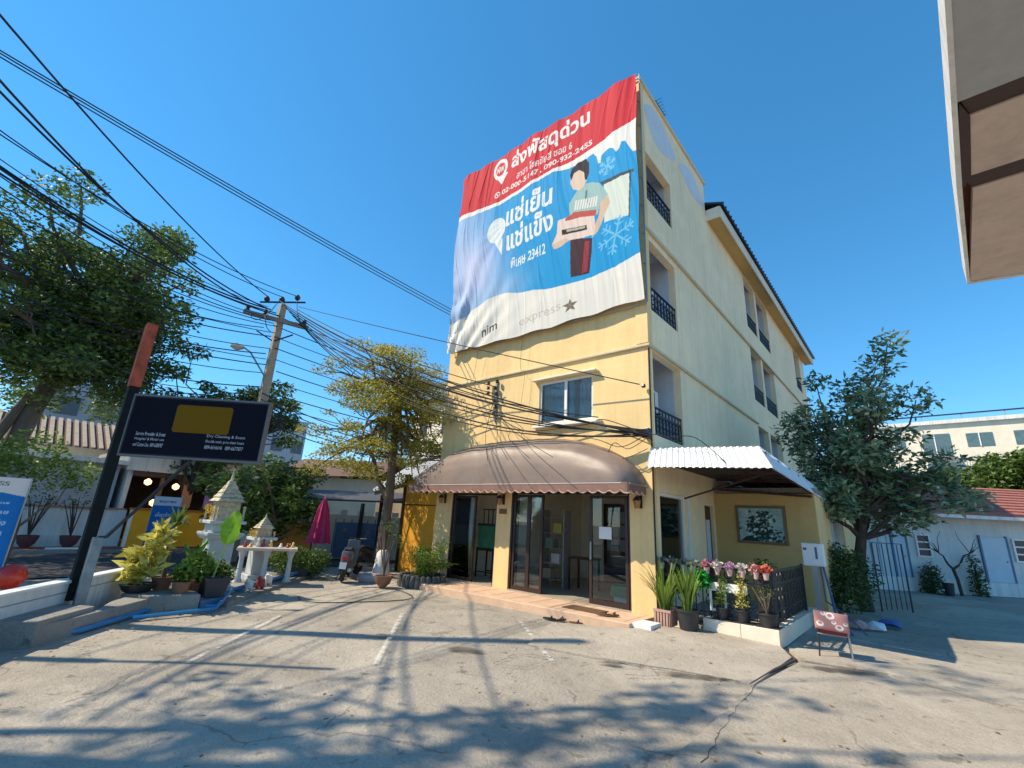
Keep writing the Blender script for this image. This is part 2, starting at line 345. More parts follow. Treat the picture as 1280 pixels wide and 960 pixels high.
def holed(name, ax, d0, d1, rect, holes, m, parent):
    """a wall slab between d0 and d1 on axis ax ('y' front walls, 'x' side walls) with rectangular openings"""
    a0, a1, z0, z1 = rect
    A = sorted({a0, a1}|{h[0] for h in holes}|{h[1] for h in holes}); Z = sorted({z0, z1}|{h[2] for h in holes}|{h[3] for h in holes})
    A = [a for a in A if a0 <= a <= a1]; Z = [z for z in Z if z0 <= z <= z1]
    def solid(i, j):
        if i < 0 or j < 0 or i >= len(A)-1 or j >= len(Z)-1: return False
        ca = (A[i]+A[i+1])/2; cz = (Z[j]+Z[j+1])/2
        return not any(h[0] < ca < h[1] and h[2] < cz < h[3] for h in holes)
    def P(a, d, z): return (a, d, z) if ax == 'y' else (d, a, z)
    b = MB()
    for i in range(len(A)-1):
        for j in range(len(Z)-1):
            if not solid(i, j): continue
            x, y, p, q = A[i], A[i+1], Z[j], Z[j+1]
            for d in (d0, d1): b.add([P(x, d, p), P(y, d, p), P(y, d, q), P(x, d, q)], [(0, 1, 2, 3)])
            if not solid(i-1, j): b.add([P(x, d0, p), P(x, d1, p), P(x, d1, q), P(x, d0, q)], [(0, 1, 2, 3)])
            if not solid(i+1, j): b.add([P(y, d0, p), P(y, d1, p), P(y, d1, q), P(y, d0, q)], [(0, 1, 2, 3)])
            if not solid(i, j-1): b.add([P(x, d0, p), P(x, d1, p), P(y, d1, p), P(y, d0, p)], [(0, 1, 2, 3)])
            if not solid(i, j+1): b.add([P(x, d0, q), P(x, d1, q), P(y, d1, q), P(y, d0, q)], [(0, 1, 2, 3)])
    o = b.build(name, m, parent)
    bm = bmesh.new(); bm.from_mesh(o.data); bmesh.ops.remove_doubles(bm, verts=bm.verts, dist=1e-5); bmesh.ops.recalc_face_normals(bm, faces=bm.faces); bm.to_mesh(o.data); bm.free()
    return o


# =================================================================== GROUND
def grid_sheet(name, x0, x1, y0, y1, n, zf, m):
    xs = np.linspace(x0, x1, n); ys = np.linspace(y0, y1, n); X, Y = np.meshgrid(xs, ys); Z = zf(X, Y); V = np.stack([X, Y, Z], -1).reshape(-1, 3)
    idx = np.arange(n*n).reshape(n, n); F = np.stack([idx[:-1, :-1], idx[:-1, 1:], idx[1:, 1:], idx[1:, :-1]], -1).reshape(-1, 4)
    return npmesh(name, V, F, m, kind='structure', smooth=True)
earth = mat('earth', (.20, .19, .17), .95, .2, .5)
MB().add([(-600, -600, -.06), (600, -600, -.06), (600, 600, -.06), (-600, 600, -.06)], [(0, 1, 2, 3)]).build('ground', earth, kind='structure')
grid_sheet('parking_lot', -14.5, 16, -16, 34, 220, lambda X, Y: .006*np.sin(X*2.1+Y)+.006*np.sin(Y*1.7-X*.6)-.01, CONC)
# road beyond the low wall, pavement and kerb on its far side
def quadsheet(name, pts, z, m, kind='structure', th=None):
    b = MB()
    if th: b.prism(pts, 'z', z-th, z)
    else: b.add([(x, y, z) for x, y in pts], [tuple(range(len(pts)))])
    return b.build(name, m, kind=kind)
quadsheet('road', [(-14.6, -40), (-20.2, -40), (-19.9, 8), (-22, 40), (-15.6, 40), (-14.2, 8)], .012, ASPH)
quadsheet('pavement', [(-20.2, -40), (-22.0, -40), (-21.2, 8), (-23.2, 40), (-22, 40), (-19.9, 8)], .13, SLAB, th=.16)
# concrete apron in front of the shop, a shallow ramp with its own edge
ap = MB(); apt = [(-3.95, 7.72, .075), (-3.1, 8.72, .09), (-1.92, 8.75, .06), (-1.66, 8.2, .04), (-1.74, 6.50, .012), (-2.55, 6.36, .012), (-3.40, 6.02, .012), (-4.5, 5.75, .012), (-5.2, 7.3, .012)]
ap.add(apt+[(x, y, -.05) for x, y, z in apt], [tuple(range(9))]+[(i, (i+1) % 9, (i+1) % 9+9, i+9) for i in range(9)]).build('ramp', CONC2, kind='structure')
quadsheet('right_slab', [(-1.70, 4.0), (-1.72, 6.4), (-1.55, 8.1), (-.62, 8.35), (.55, 7.85), (3.4, 6.6), (6, 2), (2, -4)], .022, CONC2, th=.03)
quadsheet('right_strip', [(-1.50, 8.2), (-1.85, 8.9), (-1.3, 9.25), (3, 10.6), (9, 9), (3.4, 6.68), (.55, 7.93), (-.60, 8.43)], .03, CONC2, th=.04)
MB().tube([(-1.78, 6.5, .012), (-1.70, 7.4, .02), (-1.60, 8.15, .025), (-1.8, 8.6, .02), (-1.93, 8.9, .0)], [.006, .018, .022, .018, .01], 8).build('gutter_edge', mat('gutter dirt', (.06, .05, .045), .95, .3), kind='structure')
# worn white parking lines
worn = bpy.data.materials.new('worn paint'); worn.use_nodes = True
nt = worn.node_tree; b_ = nt.nodes['Principled BSDF']; b_.inputs['Base Color'].default_value = (.72, .70, .66, 1); b_.inputs['Roughness'].default_value = .8
g_ = nt.nodes.new('ShaderNodeNewGeometry'); n_ = nt.nodes.new('ShaderNodeTexNoise'); n_.inputs['Scale'].default_value = 9; n_.inputs['Detail'].default_value = 7; nt.links.new(g_.outputs['Position'], n_.inputs[0])
mr_ = nt.nodes.new('ShaderNodeMapRange'); mr_.inputs[1].default_value = .40; mr_.inputs[2].default_value = .66; mr_.inputs[3].default_value = .62; mr_.inputs[4].default_value = .0; nt.links.new(n_.outputs[0], mr_.inputs[0]); nt.links.new(mr_.outputs[0], b_.inputs['Alpha'])
for a, b in (((-8.16, 3.86), (-6.34, 2.05)), ((-7.22, 5.60), (-5.06, 3.61)), ((-5.53, 6.85), (-3.74, 5.32))):
    d = Vector((b[0]-a[0], b[1]-a[1], 0)).normalized(); nrm = Vector((-d.y, d.x, 0))*.034; A = Vector((*a, .012)); B = Vector((*b, .012))
    k = 14; vs = []
    for i in range(k+1):
        p = A.lerp(B, i/k)+Vector((random.uniform(-.006, .006), random.uniform(-.006, .006), 0)); vs += [p+nrm, p-nrm]
    MB().add(vs, [(2*i, 2*i+1, 2*i+3, 2*i+2) for i in range(k)]).build('parking_line', worn, kind='structure')
# cracks, drain covers and dark patches in the lot
damp = bpy.data.materials.new('damp patch'); damp.use_nodes = True
nt = damp.node_tree; b_ = nt.nodes['Principled BSDF']; b_.inputs['Base Color'].default_value = (.10, .085, .07, 1); b_.inputs['Roughness'].default_value = .7
a_ = nt.nodes.new('ShaderNodeVertexColor'); a_.layer_name = 'edge'; g_ = nt.nodes.new('ShaderNodeNewGeometry'); n_ = nt.nodes.new('ShaderNodeTexNoise'); n_.inputs['Scale'].default_value = 7; n_.inputs['Detail'].default_value = 6; nt.links.new(g_.outputs['Position'], n_.inputs[0])
ad_ = nt.nodes.new('ShaderNodeMath'); ad_.operation = 'MULTIPLY_ADD'; ad_.inputs[1].default_value = 1.6; nt.links.new(n_.outputs[0], ad_.inputs[0]); nt.links.new(a_.outputs[0], ad_.inputs[2])
mr_ = nt.nodes.new('ShaderNodeMapRange'); mr_.inputs[1].default_value = 1.0; mr_.inputs[2].default_value = 1.7; mr_.inputs[3].default_value = 0; mr_.inputs[4].default_value = .75; nt.links.new(ad_.outputs[0], mr_.inputs[0]); nt.links.new(mr_.outputs[0], b_.inputs['Alpha'])
for k, (x, y, a_, b2) in enumerate(((-4.85, 4.85, .22, .09), (-6.1, 4.45, .10, .05), (-2.35, 6.25, .34, .06), (-3.25, 5.9, .14, .05), (-1.05, 8.05, .42, .10))):
    z = .016 if k != 4 else .036; n = 24; a_ *= 1.3; b2 *= 1.5; V = [(x, y, z)]
    for q in (.5, 1):
        for i in range(n): t = 2*PI*i/n; V.append((x+q*(a_*math.cos(t)-b2*math.sin(t)*.7), y+q*(a_*math.cos(t)*.6+b2*math.sin(t)), z))
    F = [(0, 1+i, 1+(i+1) % n) for i in range(n)]+[(1+i, 1+n+i, 1+n+(i+1) % n, 1+(i+1) % n) for i in range(n)]
    o = MB().add(V, F).build('damp_patch', damp, kind='structure'); ca = o.data.color_attributes.new('edge', 'FLOAT_COLOR', 'POINT')
    for i, c_ in enumerate(ca.data): e_ = 1 if i == 0 else .8 if i <= n else 0; c_.color = (e_, e_, e_, 1)
crk = mat('crack', (.07, .06, .05), .95, 0)
def crack(pts, wd=.018, z=.014):
    wd *= .55
    m_ = MB(); P_ = []
    for i in range(len(pts)-1):
        n = 9
        for k in range(n): f = k/n; P_.append((pts[i][0]*(1-f)+pts[i+1][0]*f+random.uniform(-.02, .02), pts[i][1]*(1-f)+pts[i+1][1]*f+random.uniform(-.02, .02)))
    vs = []
    for i, (x, y) in enumerate(P_):
        ww = wd*random.uniform(.3, 1); vs += [(x-ww*.6, y+ww*.6, z), (x+ww*.6, y-ww*.6, z)]
    m_.add(vs, [(2*i, 2*i+1, 2*i+3, 2*i+2) for i in range(len(P_)-1)]).build('ground_crack', crk, kind='structure')
crack([(-8.4, 3.3), (-6.7, 4.4), (-5.1, 5.9)], .012); crack([(-9.6, 5.2), (-8.2, 6.5), (-7.6, 7.2)], .03)
crack([(-5.2, 7.2), (-3.4, 6.0), (-2.5, 6.3), (-1.8, 6.5)], .03, .02); crack([(-4.3, 5.3), (-3.9, 5.5), (-3.85, 4.9), (-4.2, 4.7), (-4.3, 5.3)], .02)
crack([(-1.72, 6.5), (-1.62, 5.1), (-1.5, 4.0)], .014, .026); crack([(-1.55, 8.12), (-.6, 8.38), (.55, 7.88), (2.4, 7.0)], .045, .034)
crack([(-2.9, 5.6), (-2.6, 5.9), (-2.9, 6.2)], .02, .02); crack([(-8.9, 4.6), (-7.9, 4.9), (-7.2, 4.5)], .015)

# =================================================================== THE BUILDING
CX, CY, LX = -3.90, 8.79, -10.36
bld = thing('shop_building', 'four storey yellow building with shop doors below and balconies along its right side', 'building', (-7.1, 12, 0))
WN = (-6.80, -5.26, 3.98, 5.05)
fw = holed('front_wall', 'y', CY, CY+.18, (LX, CX, 0.0, 12.95), [(-9.70, -8.02, .0, 2.33), (-7.55, -4.40, .0, 2.37), WN], YEL, bld)
BAL = [(9.02, 10.62, 9.42, 10.85), (9.02, 10.62, 6.42, 8.25), (9.02, 10.62, 3.55, 5.42)]
RB = []
for zb, zt in ((9.32, 11.5), (6.38, 8.42), (3.45, 5.42)): RB += [(17.95, 19.5, zb, zt), (19.78, 21.75, zb, zt)]
RB += [(27.6, 29.2, 9.32, 11.5), (27.6, 29.2, 6.38, 8.42)]
side_holes = BAL+RB+[(9.12, 10.58, .35, 2.4), (11.72, 12.35, .1, 2.28)]
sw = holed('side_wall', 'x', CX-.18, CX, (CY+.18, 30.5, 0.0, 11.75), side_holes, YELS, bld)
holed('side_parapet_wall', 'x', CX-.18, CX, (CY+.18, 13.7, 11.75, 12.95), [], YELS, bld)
bx('back_wall', LX, CX-.18, 30.3, 30.5, 0, 11.75, YEL, bld); bx('left_wall', LX, LX+.18, CY+.18, 30.3, 0, 11.75, YEL, bld)
bx('left_parapet_wall', LX, LX+.18, CY+.18, 13.7, 11.75, 12.95, YEL, bld); bx('rear_parapet_wall', LX+.18, CX-.18, 13.52, 13.7, 11.6, 12.95, YEL, bld)
bx('roof_slab', LX+.18, CX-.18, CY+.18, 13.52, 11.9, 12.1, SLAB, bld)
MB().box(LX-.03, CX+.06, CY-.04, CY+.2, 12.95, 13.02).box(CX-.2, CX+.06, CY+.2, 13.74, 12.95, 13.02).box(LX-.03, LX+.2, CY+.2, 13.74, 12.95, 13.02).build('parapet_coping', TRIM, bld)
BELT = wall_paint('belt paint', (.66, .55, .36), .1)
# belt courses
MB().box(LX-.02, CX+.07, CY-.06, CY-.002, 5.44, 5.50).box(CX+.002, CX+.07, CY-.002, 17.9, 5.44, 5.50).box(CX+.002, CX+.05, 21.8, 30.5, 5.44, 5.50).build('belt_course', BELT, bld, bevel=.012)
MB().box(CX+.002, CX+.07, CY-.06, 30.5, 8.42, 8.50).box(LX, CX+.002, CY-.06, CY-.002, 8.42, 8.50).build('belt_course', BELT, bld, bevel=.012)
MB().box(CX-.25, CX+.03, CY-.03, CY-.002, 5.53, 12.94).box(CX+.002, CX+.03, CY-.002, CY+.2, 5.53, 8.40).box(CX+.002, CX+.03, CY-.002, CY+.2, 8.52, 12.94).build('corner_pilaster', YEL, bld)
# paler swooping paint patches under the parapet coping
pp = mat('pale patch paint', (.62, .66, .70), .7, .08)
def smooth_poly(P_, k=5):
    out = []; n = len(P_)
    for i in range(n):
        p0, p1, p2, p3 = [np.array(P_[(i+d) % n]) for d in (-1, 0, 1, 2)]
        for q in range(k): t = q/k; out.append(tuple(.5*((2*p1)+(p2-p0)*t+(2*p0-5*p1+4*p2-p3)*t*t+(3*p1-p0-3*p2+p3)*t**3)))
    return out
for P_ in ([(9.08, 12.35), (9.67, 12.74), (10.41, 12.66), (11.2, 12.15), (10.44, 11.72), (9.84, 11.60), (9.4, 11.86)], [(11.45, 12.2), (12.4, 12.66), (13.1, 12.42), (13.55, 12.02), (12.8, 11.78), (12.2, 11.80), (11.7, 11.95)]):
    MB().prism(smooth_poly(P_), 'x', CX+.002, CX+.006).build('painted_patch', pp, bld)
# balcony recesses
wmt = mat('ac grille', (.10, .11, .12), .6, 0)
def recess(y0, y1, z0, z1, dep=1.15):
    x1 = CX-.18; x0 = x1-dep; b = MB(); t = .05
    b.box(x0-t, x0, y0-t, y1+t, z0-t, z1+.45); b.box(x0, x1-.002, y0-t, y0-.001, z0-t, z1+.45); b.box(x0, x1-.002, y1+.001, y1+t, z0-t, z1+.45)
    b.box(x0, x1-.002, y0, y1, z0-t, z0-.002); b.box(x0, x1-.002, y0, y1, z1+.35, z1+.44)
    o = b.build('balcony_recess', BALC, bld)
    MB().box(x0+.001, x0+.04, y0+.55, y1-.25, z0+.02, z1-.15).build('balcony_door', mat('balcony door', (.20, .22, .25), .3, .1), o)
def railing(y0, y1, z0, z1, x=CX-.05):
    b = MB(); b.bar((x, y0, z1), (x, y1, z1), .045, .03); b.bar((x, y0, z0+.04), (x, y1, z0+.04), .03, .025); b.bar((x, y0, z0+.5*(z1-z0)+.14), (x, y1, z0+.5*(z1-z0)+.14), .02, .02)
    r = b.build('balcony_railing', BLACK, bld); n = max(6, int((y1-y0)/.16)); k = MB(); h = z1-z0
    for i in range(n+1):
        y = y0+(y1-y0)*i/n; k.bar((x, y, z0+.04), (x, y, z1), .02)
        if i < n:
            yc = y+(y1-y0)/n/2
            for zc in (z0+h*.27, z0+h*.48): k.tube([(x, yc+.06*math.cos(a), zc+.075*math.sin(a)) for a in np.linspace(0, 2*PI, 9)], .011, 4, cap=False)
            k.tube([(x, yc-.05, z0+h*.62), (x, yc, z0+h*.80), (x, yc+.05, z0+h*.62)], .01, 4)
    k.build('ironwork', BLACK, r)
for i, (y0, y1, z0, z1) in enumerate(BAL+RB): recess(y0, y1, z0, z1); railing(y0, y1, z0, z0+.62)
# front window with hood and sill
wf = MB(); x0, x1, z0, z1 = WN; y = CY+.04
for a in ((x0, x0+.05), ((x0+x1)/2-.035, (x0+x1)/2+.035), (x1-.05, x1)): wf.box(a[0], a[1], y, y+.06, z0+.05, z1-.05)
wf.box(x0, x1, y, y+.06, z0, z0+.05); wf.box(x0, x1, y, y+.06, z1-.05, z1)
wfo = wf.build('window', WHITE, bld); bx('pane', x0+.05, (x0+x1)/2-.035, y+.02, y+.03, z0+.05, z1-.05, GLASS, wfo); bx('pane', (x0+x1)/2+.035, x1-.05, y+.03, y+.04, z0+.05, z1-.05, GLASS, wfo)
cur = MB(); cvs = []
for k in range(97): xx = x0+.06+k*(x1-x0-.12)/96; yy = y+.085+.02*math.sin(k*.9)+.01*math.sin(k*.37); cvs += [(xx, yy, z0+.02), (xx, yy, z1-.03)]
cur.add(cvs, [(2*k, 2*k+2, 2*k+3, 2*k+1) for k in range(96) if not 46 < k < 50]); cur.build('curtain', mat('grey curtain', (.66, .62, .56), .9, .12), wfo)
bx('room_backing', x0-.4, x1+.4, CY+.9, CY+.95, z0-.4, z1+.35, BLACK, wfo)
MB().box(x0-.14, x1+.16, CY-.16, CY-.002, z1+.03, z1+.07).build('window_hood', CREAM, bld, bevel=.01)
MB().box(x0-.10, x1+.24, CY-.12, CY-.002, z0-.10, z0-.04).build('window_sill', WHITE, bld, bevel=.01)
# rear roof with eave: soffit, fascia, tiles
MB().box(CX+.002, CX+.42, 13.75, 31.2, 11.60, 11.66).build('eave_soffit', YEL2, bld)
MB().box(CX+.42, CX+.46, 13.74, 31.2, 11.52, 11.92).box(CX+.002, CX+.42, 13.72, 13.745, 11.52, 11.92).build('fascia_board', CREAM, bld)
rf = MB().add([(CX+.56, 13.7, 11.94), (CX+.56, 31.4, 11.94), (-7.13, 29, 13.4), (-7.13, 13.75, 13.4), (LX-.5, 13.7, 11.94), (LX-.5, 31.4, 11.94),
     (CX+.56, 13.7, 11.99), (CX+.56, 31.4, 11.99), (-7.13, 29, 13.5), (-7.13, 13.75, 13.5), (LX-.5, 13.7, 11.99), (LX-.5, 31.4, 11.99)],
    [(0, 1, 2, 3), (6, 7, 8, 9), (4, 5, 2, 3), (10, 11, 8, 9), (0, 1, 7, 6), (1, 2, 8, 7), (0, 3, 9, 6), (4, 3, 9, 10)]).build('roof', NAVY, bld)
tl = MB()
for k in range(60): y = 13.75+k*.295; tl.tube([(CX+.58, y, 11.99), (CX-.4, y, 12.39)], .035, 6)
tl.build('tile_edge', NAVY, rf)
# ---- ground floor: step, floor, room
st = MB().prism([(-10.3, 8.78), (-9.35, 7.62), (-3.95, 7.80), (-3.95, 8.78)], 'z', -.04, .13).build('entrance_step', STEP, bld, bevel=.012)
bx('step_end_tile', -3.95+.002, -3.62, 7.9, 8.3, 0, .14, WHITE, bld)
tz = MB()
for i in range(11):
    xx = -9.3+i*.52; tz.box(xx-.004, xx+.004, 7.9, 8.78, .131, .1335)
tz.build('tile_joint', mat('tile joint', (.45, .28, .18), .9, 0), st)
bx('shop_floor', LX+.18, CX-.18, CY-.0+.002, 12.6, .10, .155, mat('shop floor tile', (.42, .36, .28), .35, .1), bld)
SHW = mat('shop interior paint', (.86, .78, .62), .8, .1)
MB().box(LX+.2, CX-.2, 12.60, 12.65, .15, 2.62).box(-8.0, -7.93, CY+.2, 12.6, .155, 2.62).box(LX+.2, -8.0, 10.35, 10.40, .155, 2.62).box(LX+.182, LX+.2, CY+.19, 10.35, .155, 2.62).box(LX+.2, -9.50, 9.40, 9.44, .155, 2.62).box(LX+.2, CX-.2, CY+.19, 12.6, 2.62, 2.68).build('shop_walls_and_added_panel', SHW, bld)  # short cream panel behind the left glass is added to catch light there
# left shopfront window: dark frame, sliding leaf
def leaf_door(name, x0, x1, y, z0, z1, fr, m=DKFR, mid=None, parent=bld):
    b = MB(); b.box(x0, x0+fr, y, y+.045, z0, z1).box(x1-fr, x1, y, y+.045, z0, z1).box(x0+fr, x1-fr, y, y+.045, z0, z0+fr*1.6).box(x0+fr, x1-fr, y, y+.045, z1-fr, z1)
    if mid: b.box(x0+fr, x1-fr, y+.005, y+.04, mid-.02, mid+.02)
    o = b.build(name, m, parent); bx('pane', x0+fr, x1-fr, y+.018, y+.026, z0+fr*1.6, z1-fr, GLASSD, o); return o
def doorframe(x0, x1, z1, t=.045):
    return MB().box(x0, x0+t, CY+.02, CY+.16, .156, z1).box(x1-t, x1, CY+.02, CY+.16, .156, z1).box(x0+t, x1-t, CY+.02, CY+.16, z1-t, z1).build('door_frame', DKFR, bld)
doorframe(-9.70, -8.02, 2.33); doorframe(-7.55, -4.40, 2.37)
leaf_door('sliding_door', -9.63, -8.80, CY+.04, .16, 2.26, .05)
for a, b in ((-7.48, -7.02), (-7.02, -6.60)): leaf_door('sliding_door', a, b, CY+.04, .16, 2.30, .05)
d3 = leaf_door('sliding_door', -5.36, -4.47, CY+.04, .16, 2.30, .06)
bx('handle', -5.33, -5.30, CY-.0+.01, CY+.038, 1.0, 1.35, ALU, d3)
leaf_door('sliding_door', -7.45, -6.65, CY+.10, .16, 2.30, .05)

# side ground floor window + door
b = MB().box(CX-.14, CX-.06, 9.12, 9.18, .35, 2.4).box(CX-.14, CX-.06, 10.50, 10.58, .35, 2.4).box(CX-.14, CX-.06, 9.18, 10.50, 2.33, 2.4).box(CX-.14, CX-.06, 9.18, 10.5, .35, .42)
swo = b.build('side_window', WHITE, bld); bx('pane', CX-.11, CX-.10, 9.18, 10.50, .42, 2.33, GLASS, swo)
bx('window_casing', CX+.002, CX+.02, 10.58, 10.70, .35, 2.5, WHITE, bld); 
bx('side_door', CX-.12, CX-.08, 11.72, 12.35, .1, 2.28, DKFR, bld)
bx('paper_notice', CX-.02, CX-.01, 11.80, 12.05, 1.0, 1.95, mat('blue white paper', (.62, .68, .80), .6, .12, 12), bld)
# lower wing to the right rear, under the canopy
wing = thing('side_wing', 'low yellow side wing under the white canopy with a framed picture on its wall', 'building', (-2.8, 16, 0))
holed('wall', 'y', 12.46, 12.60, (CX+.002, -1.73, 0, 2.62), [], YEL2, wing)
holed('wall', 'x', -1.87, -1.73, (12.60, 20.5, 0, 2.62), [(14.4, 17.1, 1.15, 2.32)], YEL, wing)
wo = MB()
for yy in np.linspace(14.4, 17.04, 7): wo.box(-1.83, -1.77, yy, yy+.06, 1.15, 2.32)
wo.box(-1.825, -1.775, 14.4, 17.1, 1.12, 1.17).box(-1.825, -1.775, 14.4, 17.1, 2.28, 2.33)
wo = wo.build('window', WHITE, wing); bx('pane', -1.81, -1.80, 14.4, 17.1, 1.16, 2.3, GLASS, wo); bx('curtain', -1.9, -1.88, 14.4, 17.1, 1.1, 2.4, mat('blue curtain', (.12, .26, .45), .8, .3, 9), wo)
bx('roof', CX+.002, -1.70, 12.47, 20.6, 2.64, 2.75, SLAB, wing)
# framed landscape picture on the wing wall
pic = thing('framed_picture', 'framed misty blue landscape picture hanging on the wall of the side wing', 'picture', (-2.85, 12.4, 1.5))
MB().box(-3.40, -2.32, 12.415, 12.455, 2.27, 2.33).box(-3.40, -2.32, 12.415, 12.455, 1.46, 1.52).box(-3.40, -3.34, 12.415, 12.455, 1.52, 2.27).box(-2.38, -2.32, 12.415, 12.455, 1.52, 2.27).build('frame', mat('bronze frame', (.16, .10, .05), .5, .1), pic)
cv = Canvas(-3.35, -2.37, 1.51, 2.28, 120, 90, (.30, .46, .44))
for _ in range(160):
    x_, z_ = random.uniform(-3.35, -2.37), random.uniform(1.5, 2.28); cv.ell(x_, z_, random.uniform(.02, .09), random.uniform(.015, .05), (.42, .55, .50) if random.random() < .5 else (.22, .37, .38), .5)
for _ in range(420):
    z_ = random.uniform(1.5, 2.2); cv.ell(random.gauss(-2.83+.1*math.sin(z_*9), .05+.22*(2.25-z_)), z_, random.uniform(.012, .04), random.uniform(.01, .03), (.02, .045, .045) if random.random() < .8 else (.10, .18, .17), .9)
cv.poly([(-3.35, 1.5), (-3.2, 1.62), (-3.0, 1.66), (-2.9, 1.5)], (.02, .05, .05))
for _ in range(60): cv.ell(random.gauss(-2.85, .16), random.gauss(1.85, .2), .03, .025, (.02, .05, .05) if random.random() < .7 else (.6, .7, .68), .9)
cv.sheet('canvas', lambda X, Z: np.stack([X, X*0+12.44, Z], -1), PRINT, pic)

# ---- banner over the two top storeys
BX0, BX1, BZ0, BZ1 = -10.22, -3.86, 6.50, 12.93
ban = thing('advertising_banner', 'huge wrinkled red and blue courier banner with Thai writing over the yellow building', 'banner', (-7, 8.6, 6.5))
def px(P_):   # print layout: pixel measurements of the photograph brought onto the banner's plane
    out = []
    for u, v in P_:
        d = fx+rx*((u-640)/570.5)-ux*((v-480)/570.5); t = 8.65/d.y; out.append((d.x*t, 1.7+d.z*t))
    return out
cv = Canvas(BX0, BX1, BZ0, BZ1, 560, 560, (.02, .27, .62))
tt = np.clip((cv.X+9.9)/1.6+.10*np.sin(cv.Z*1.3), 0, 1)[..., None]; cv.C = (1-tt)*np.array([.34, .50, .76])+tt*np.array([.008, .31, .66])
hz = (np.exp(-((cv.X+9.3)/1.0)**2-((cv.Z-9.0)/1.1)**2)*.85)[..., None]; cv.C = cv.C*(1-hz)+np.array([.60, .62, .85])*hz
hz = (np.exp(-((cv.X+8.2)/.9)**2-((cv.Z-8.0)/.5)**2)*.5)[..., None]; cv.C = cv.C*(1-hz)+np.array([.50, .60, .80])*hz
c1 = lambda L_: px([(540+u/4, 80+v/4) for u, v in L_]); c2 = lambda L_: px([(540+u/4, 280+v/4) for u, v in L_]); c7 = lambda L_: px([(640+u/8, 190+v/8) for u, v in L_])
RED = (.60, .022, .045); WT = (.80, .79, .77)
cv.poly(c1([(140, 560), (1040, -10), (1040, 285), (930, 355), (800, 440), (700, 500), (620, 536), (500, 608), (350, 694), (150, 782)]), RED)
cv.poly(c1([(140, 785), (350, 694), (500, 608), (620, 536), (700, 500), (800, 440), (930, 355), (1040, 282), (1040, 450), (1022, 452), (1005, 430), (985, 400), (965, 405), (955, 440), (940, 458), (925, 440), (905, 436), (880, 450), (862, 470), (858, 505), (846, 506), (838, 475), (820, 458), (760, 500), (700, 530), (620, 552), (500, 624), (350, 710), (150, 802)]), WT)
cv.poly(smooth_poly([(-10.4, 7.35), (-9.65, 7.54), (-9.1, 7.72), (-8.62, 7.86), (-8.1, 7.9), (-7.64, 7.82), (-6.7, 7.62), (-5.74, 7.47), (-5.2, 7.47), (-4.5, 7.50), (-3.7, 7.56), (-3.7, 6.3), (-10.4, 6.3)]), (.80, .77, .72))
# right hand white panel, rail and snowflakes
cv.poly(c7([(945, 350), (1210, 235), (1195, 660), (940, 722)]), (.66, .72, .66)); cv.poly(c7([(905, 325), (1245, 205), (1250, 232), (930, 355)]), (.05, .08, .11)); cv.poly(c7([(1205, 240), (1222, 238), (1205, 680), (1190, 680)]), (.05, .1, .14))
for cx_, cz_, r_ in ((763, 211, .26), (773, 296, .50)):
    (x_, z_), = px([(cx_, cz_)])
    for k in range(6):
        a = k*PI/3+.3; cv.line((x_, z_), (x_+r_*math.cos(a), z_+r_*math.sin(a)), .045, (.16, .50, .78))
        for q in (.5, .75):
            for s_ in (-1, 1): cv.line((x_+q*r_*math.cos(a), z_+q*r_*math.sin(a)), (x_+q*r_*math.cos(a)+.3*r_*math.cos(a+s_), z_+q*r_*math.sin(a)+.3*r_*math.sin(a+s_)), .035, (.16, .50, .78))
# printed courier: trousers, shirt, arm, box, face, hair
cv.poly(c2([(705, 80), (812, 75), (812, 150), (800, 246), (755, 260), (710, 272)]), (.05, .02, .035)); cv.poly(c2([(775, 90), (800, 90), (790, 235), (765, 250)]), (.30, .03, .05))
cv.poly(c7([(640, 470), (680, 400), (760, 330), (830, 318), (905, 332), (985, 450), (900, 525), (870, 640), (600, 650), (598, 530)]), (.33, .50, .50))
cv.poly(c7([(760, 400), (778, 395), (772, 470), (800, 540), (780, 545), (752, 480)]), (.12, .2, .22))
cv.poly(c7([(900, 525), (985, 455), (1000, 530), (930, 680), (880, 800), (820, 870), (835, 770), (885, 650)]), (.66, .47, .34))
cv.poly(c7([(490, 710), (560, 680), (840, 640), (852, 830), (720, 872), (600, 900), (430, 940), (480, 830)]), (.78, .62, .56))
cv.poly(c7([(525, 800), (765, 745), (772, 790), (530, 852)]), (.03, .02, .02)); cv.poly(c7([(570, 795), (750, 755), (752, 775), (574, 820)]), (.45, .42, .38))
cv.poly(c7([(560, 690), (640, 620), (860, 590), (850, 650), (700, 670), (560, 712)]), (.50, .09, .08))
for k in range(9): (x_, z_), = c7([(650+k*25, 600-k*5)]); cv.line((x_, z_), (x_+.06, z_+.28), .05, (.78, .74, .68))
cv.poly(c7([(430, 940), (560, 880), (600, 900), (520, 960), (450, 985)]), (.68, .50, .38))
cv.poly(c7([(612, 330), (620, 250), (700, 195), (770, 215), (772, 300), (735, 370), (700, 400), (640, 390)]), (.74, .56, .45))
cv.poly(c7([(608, 250), (628, 180), (680, 128), (760, 88), (800, 130), (798, 225), (772, 295), (755, 290), (748, 222), (700, 198), (645, 225), (625, 300)]), (.015, .018, .035))
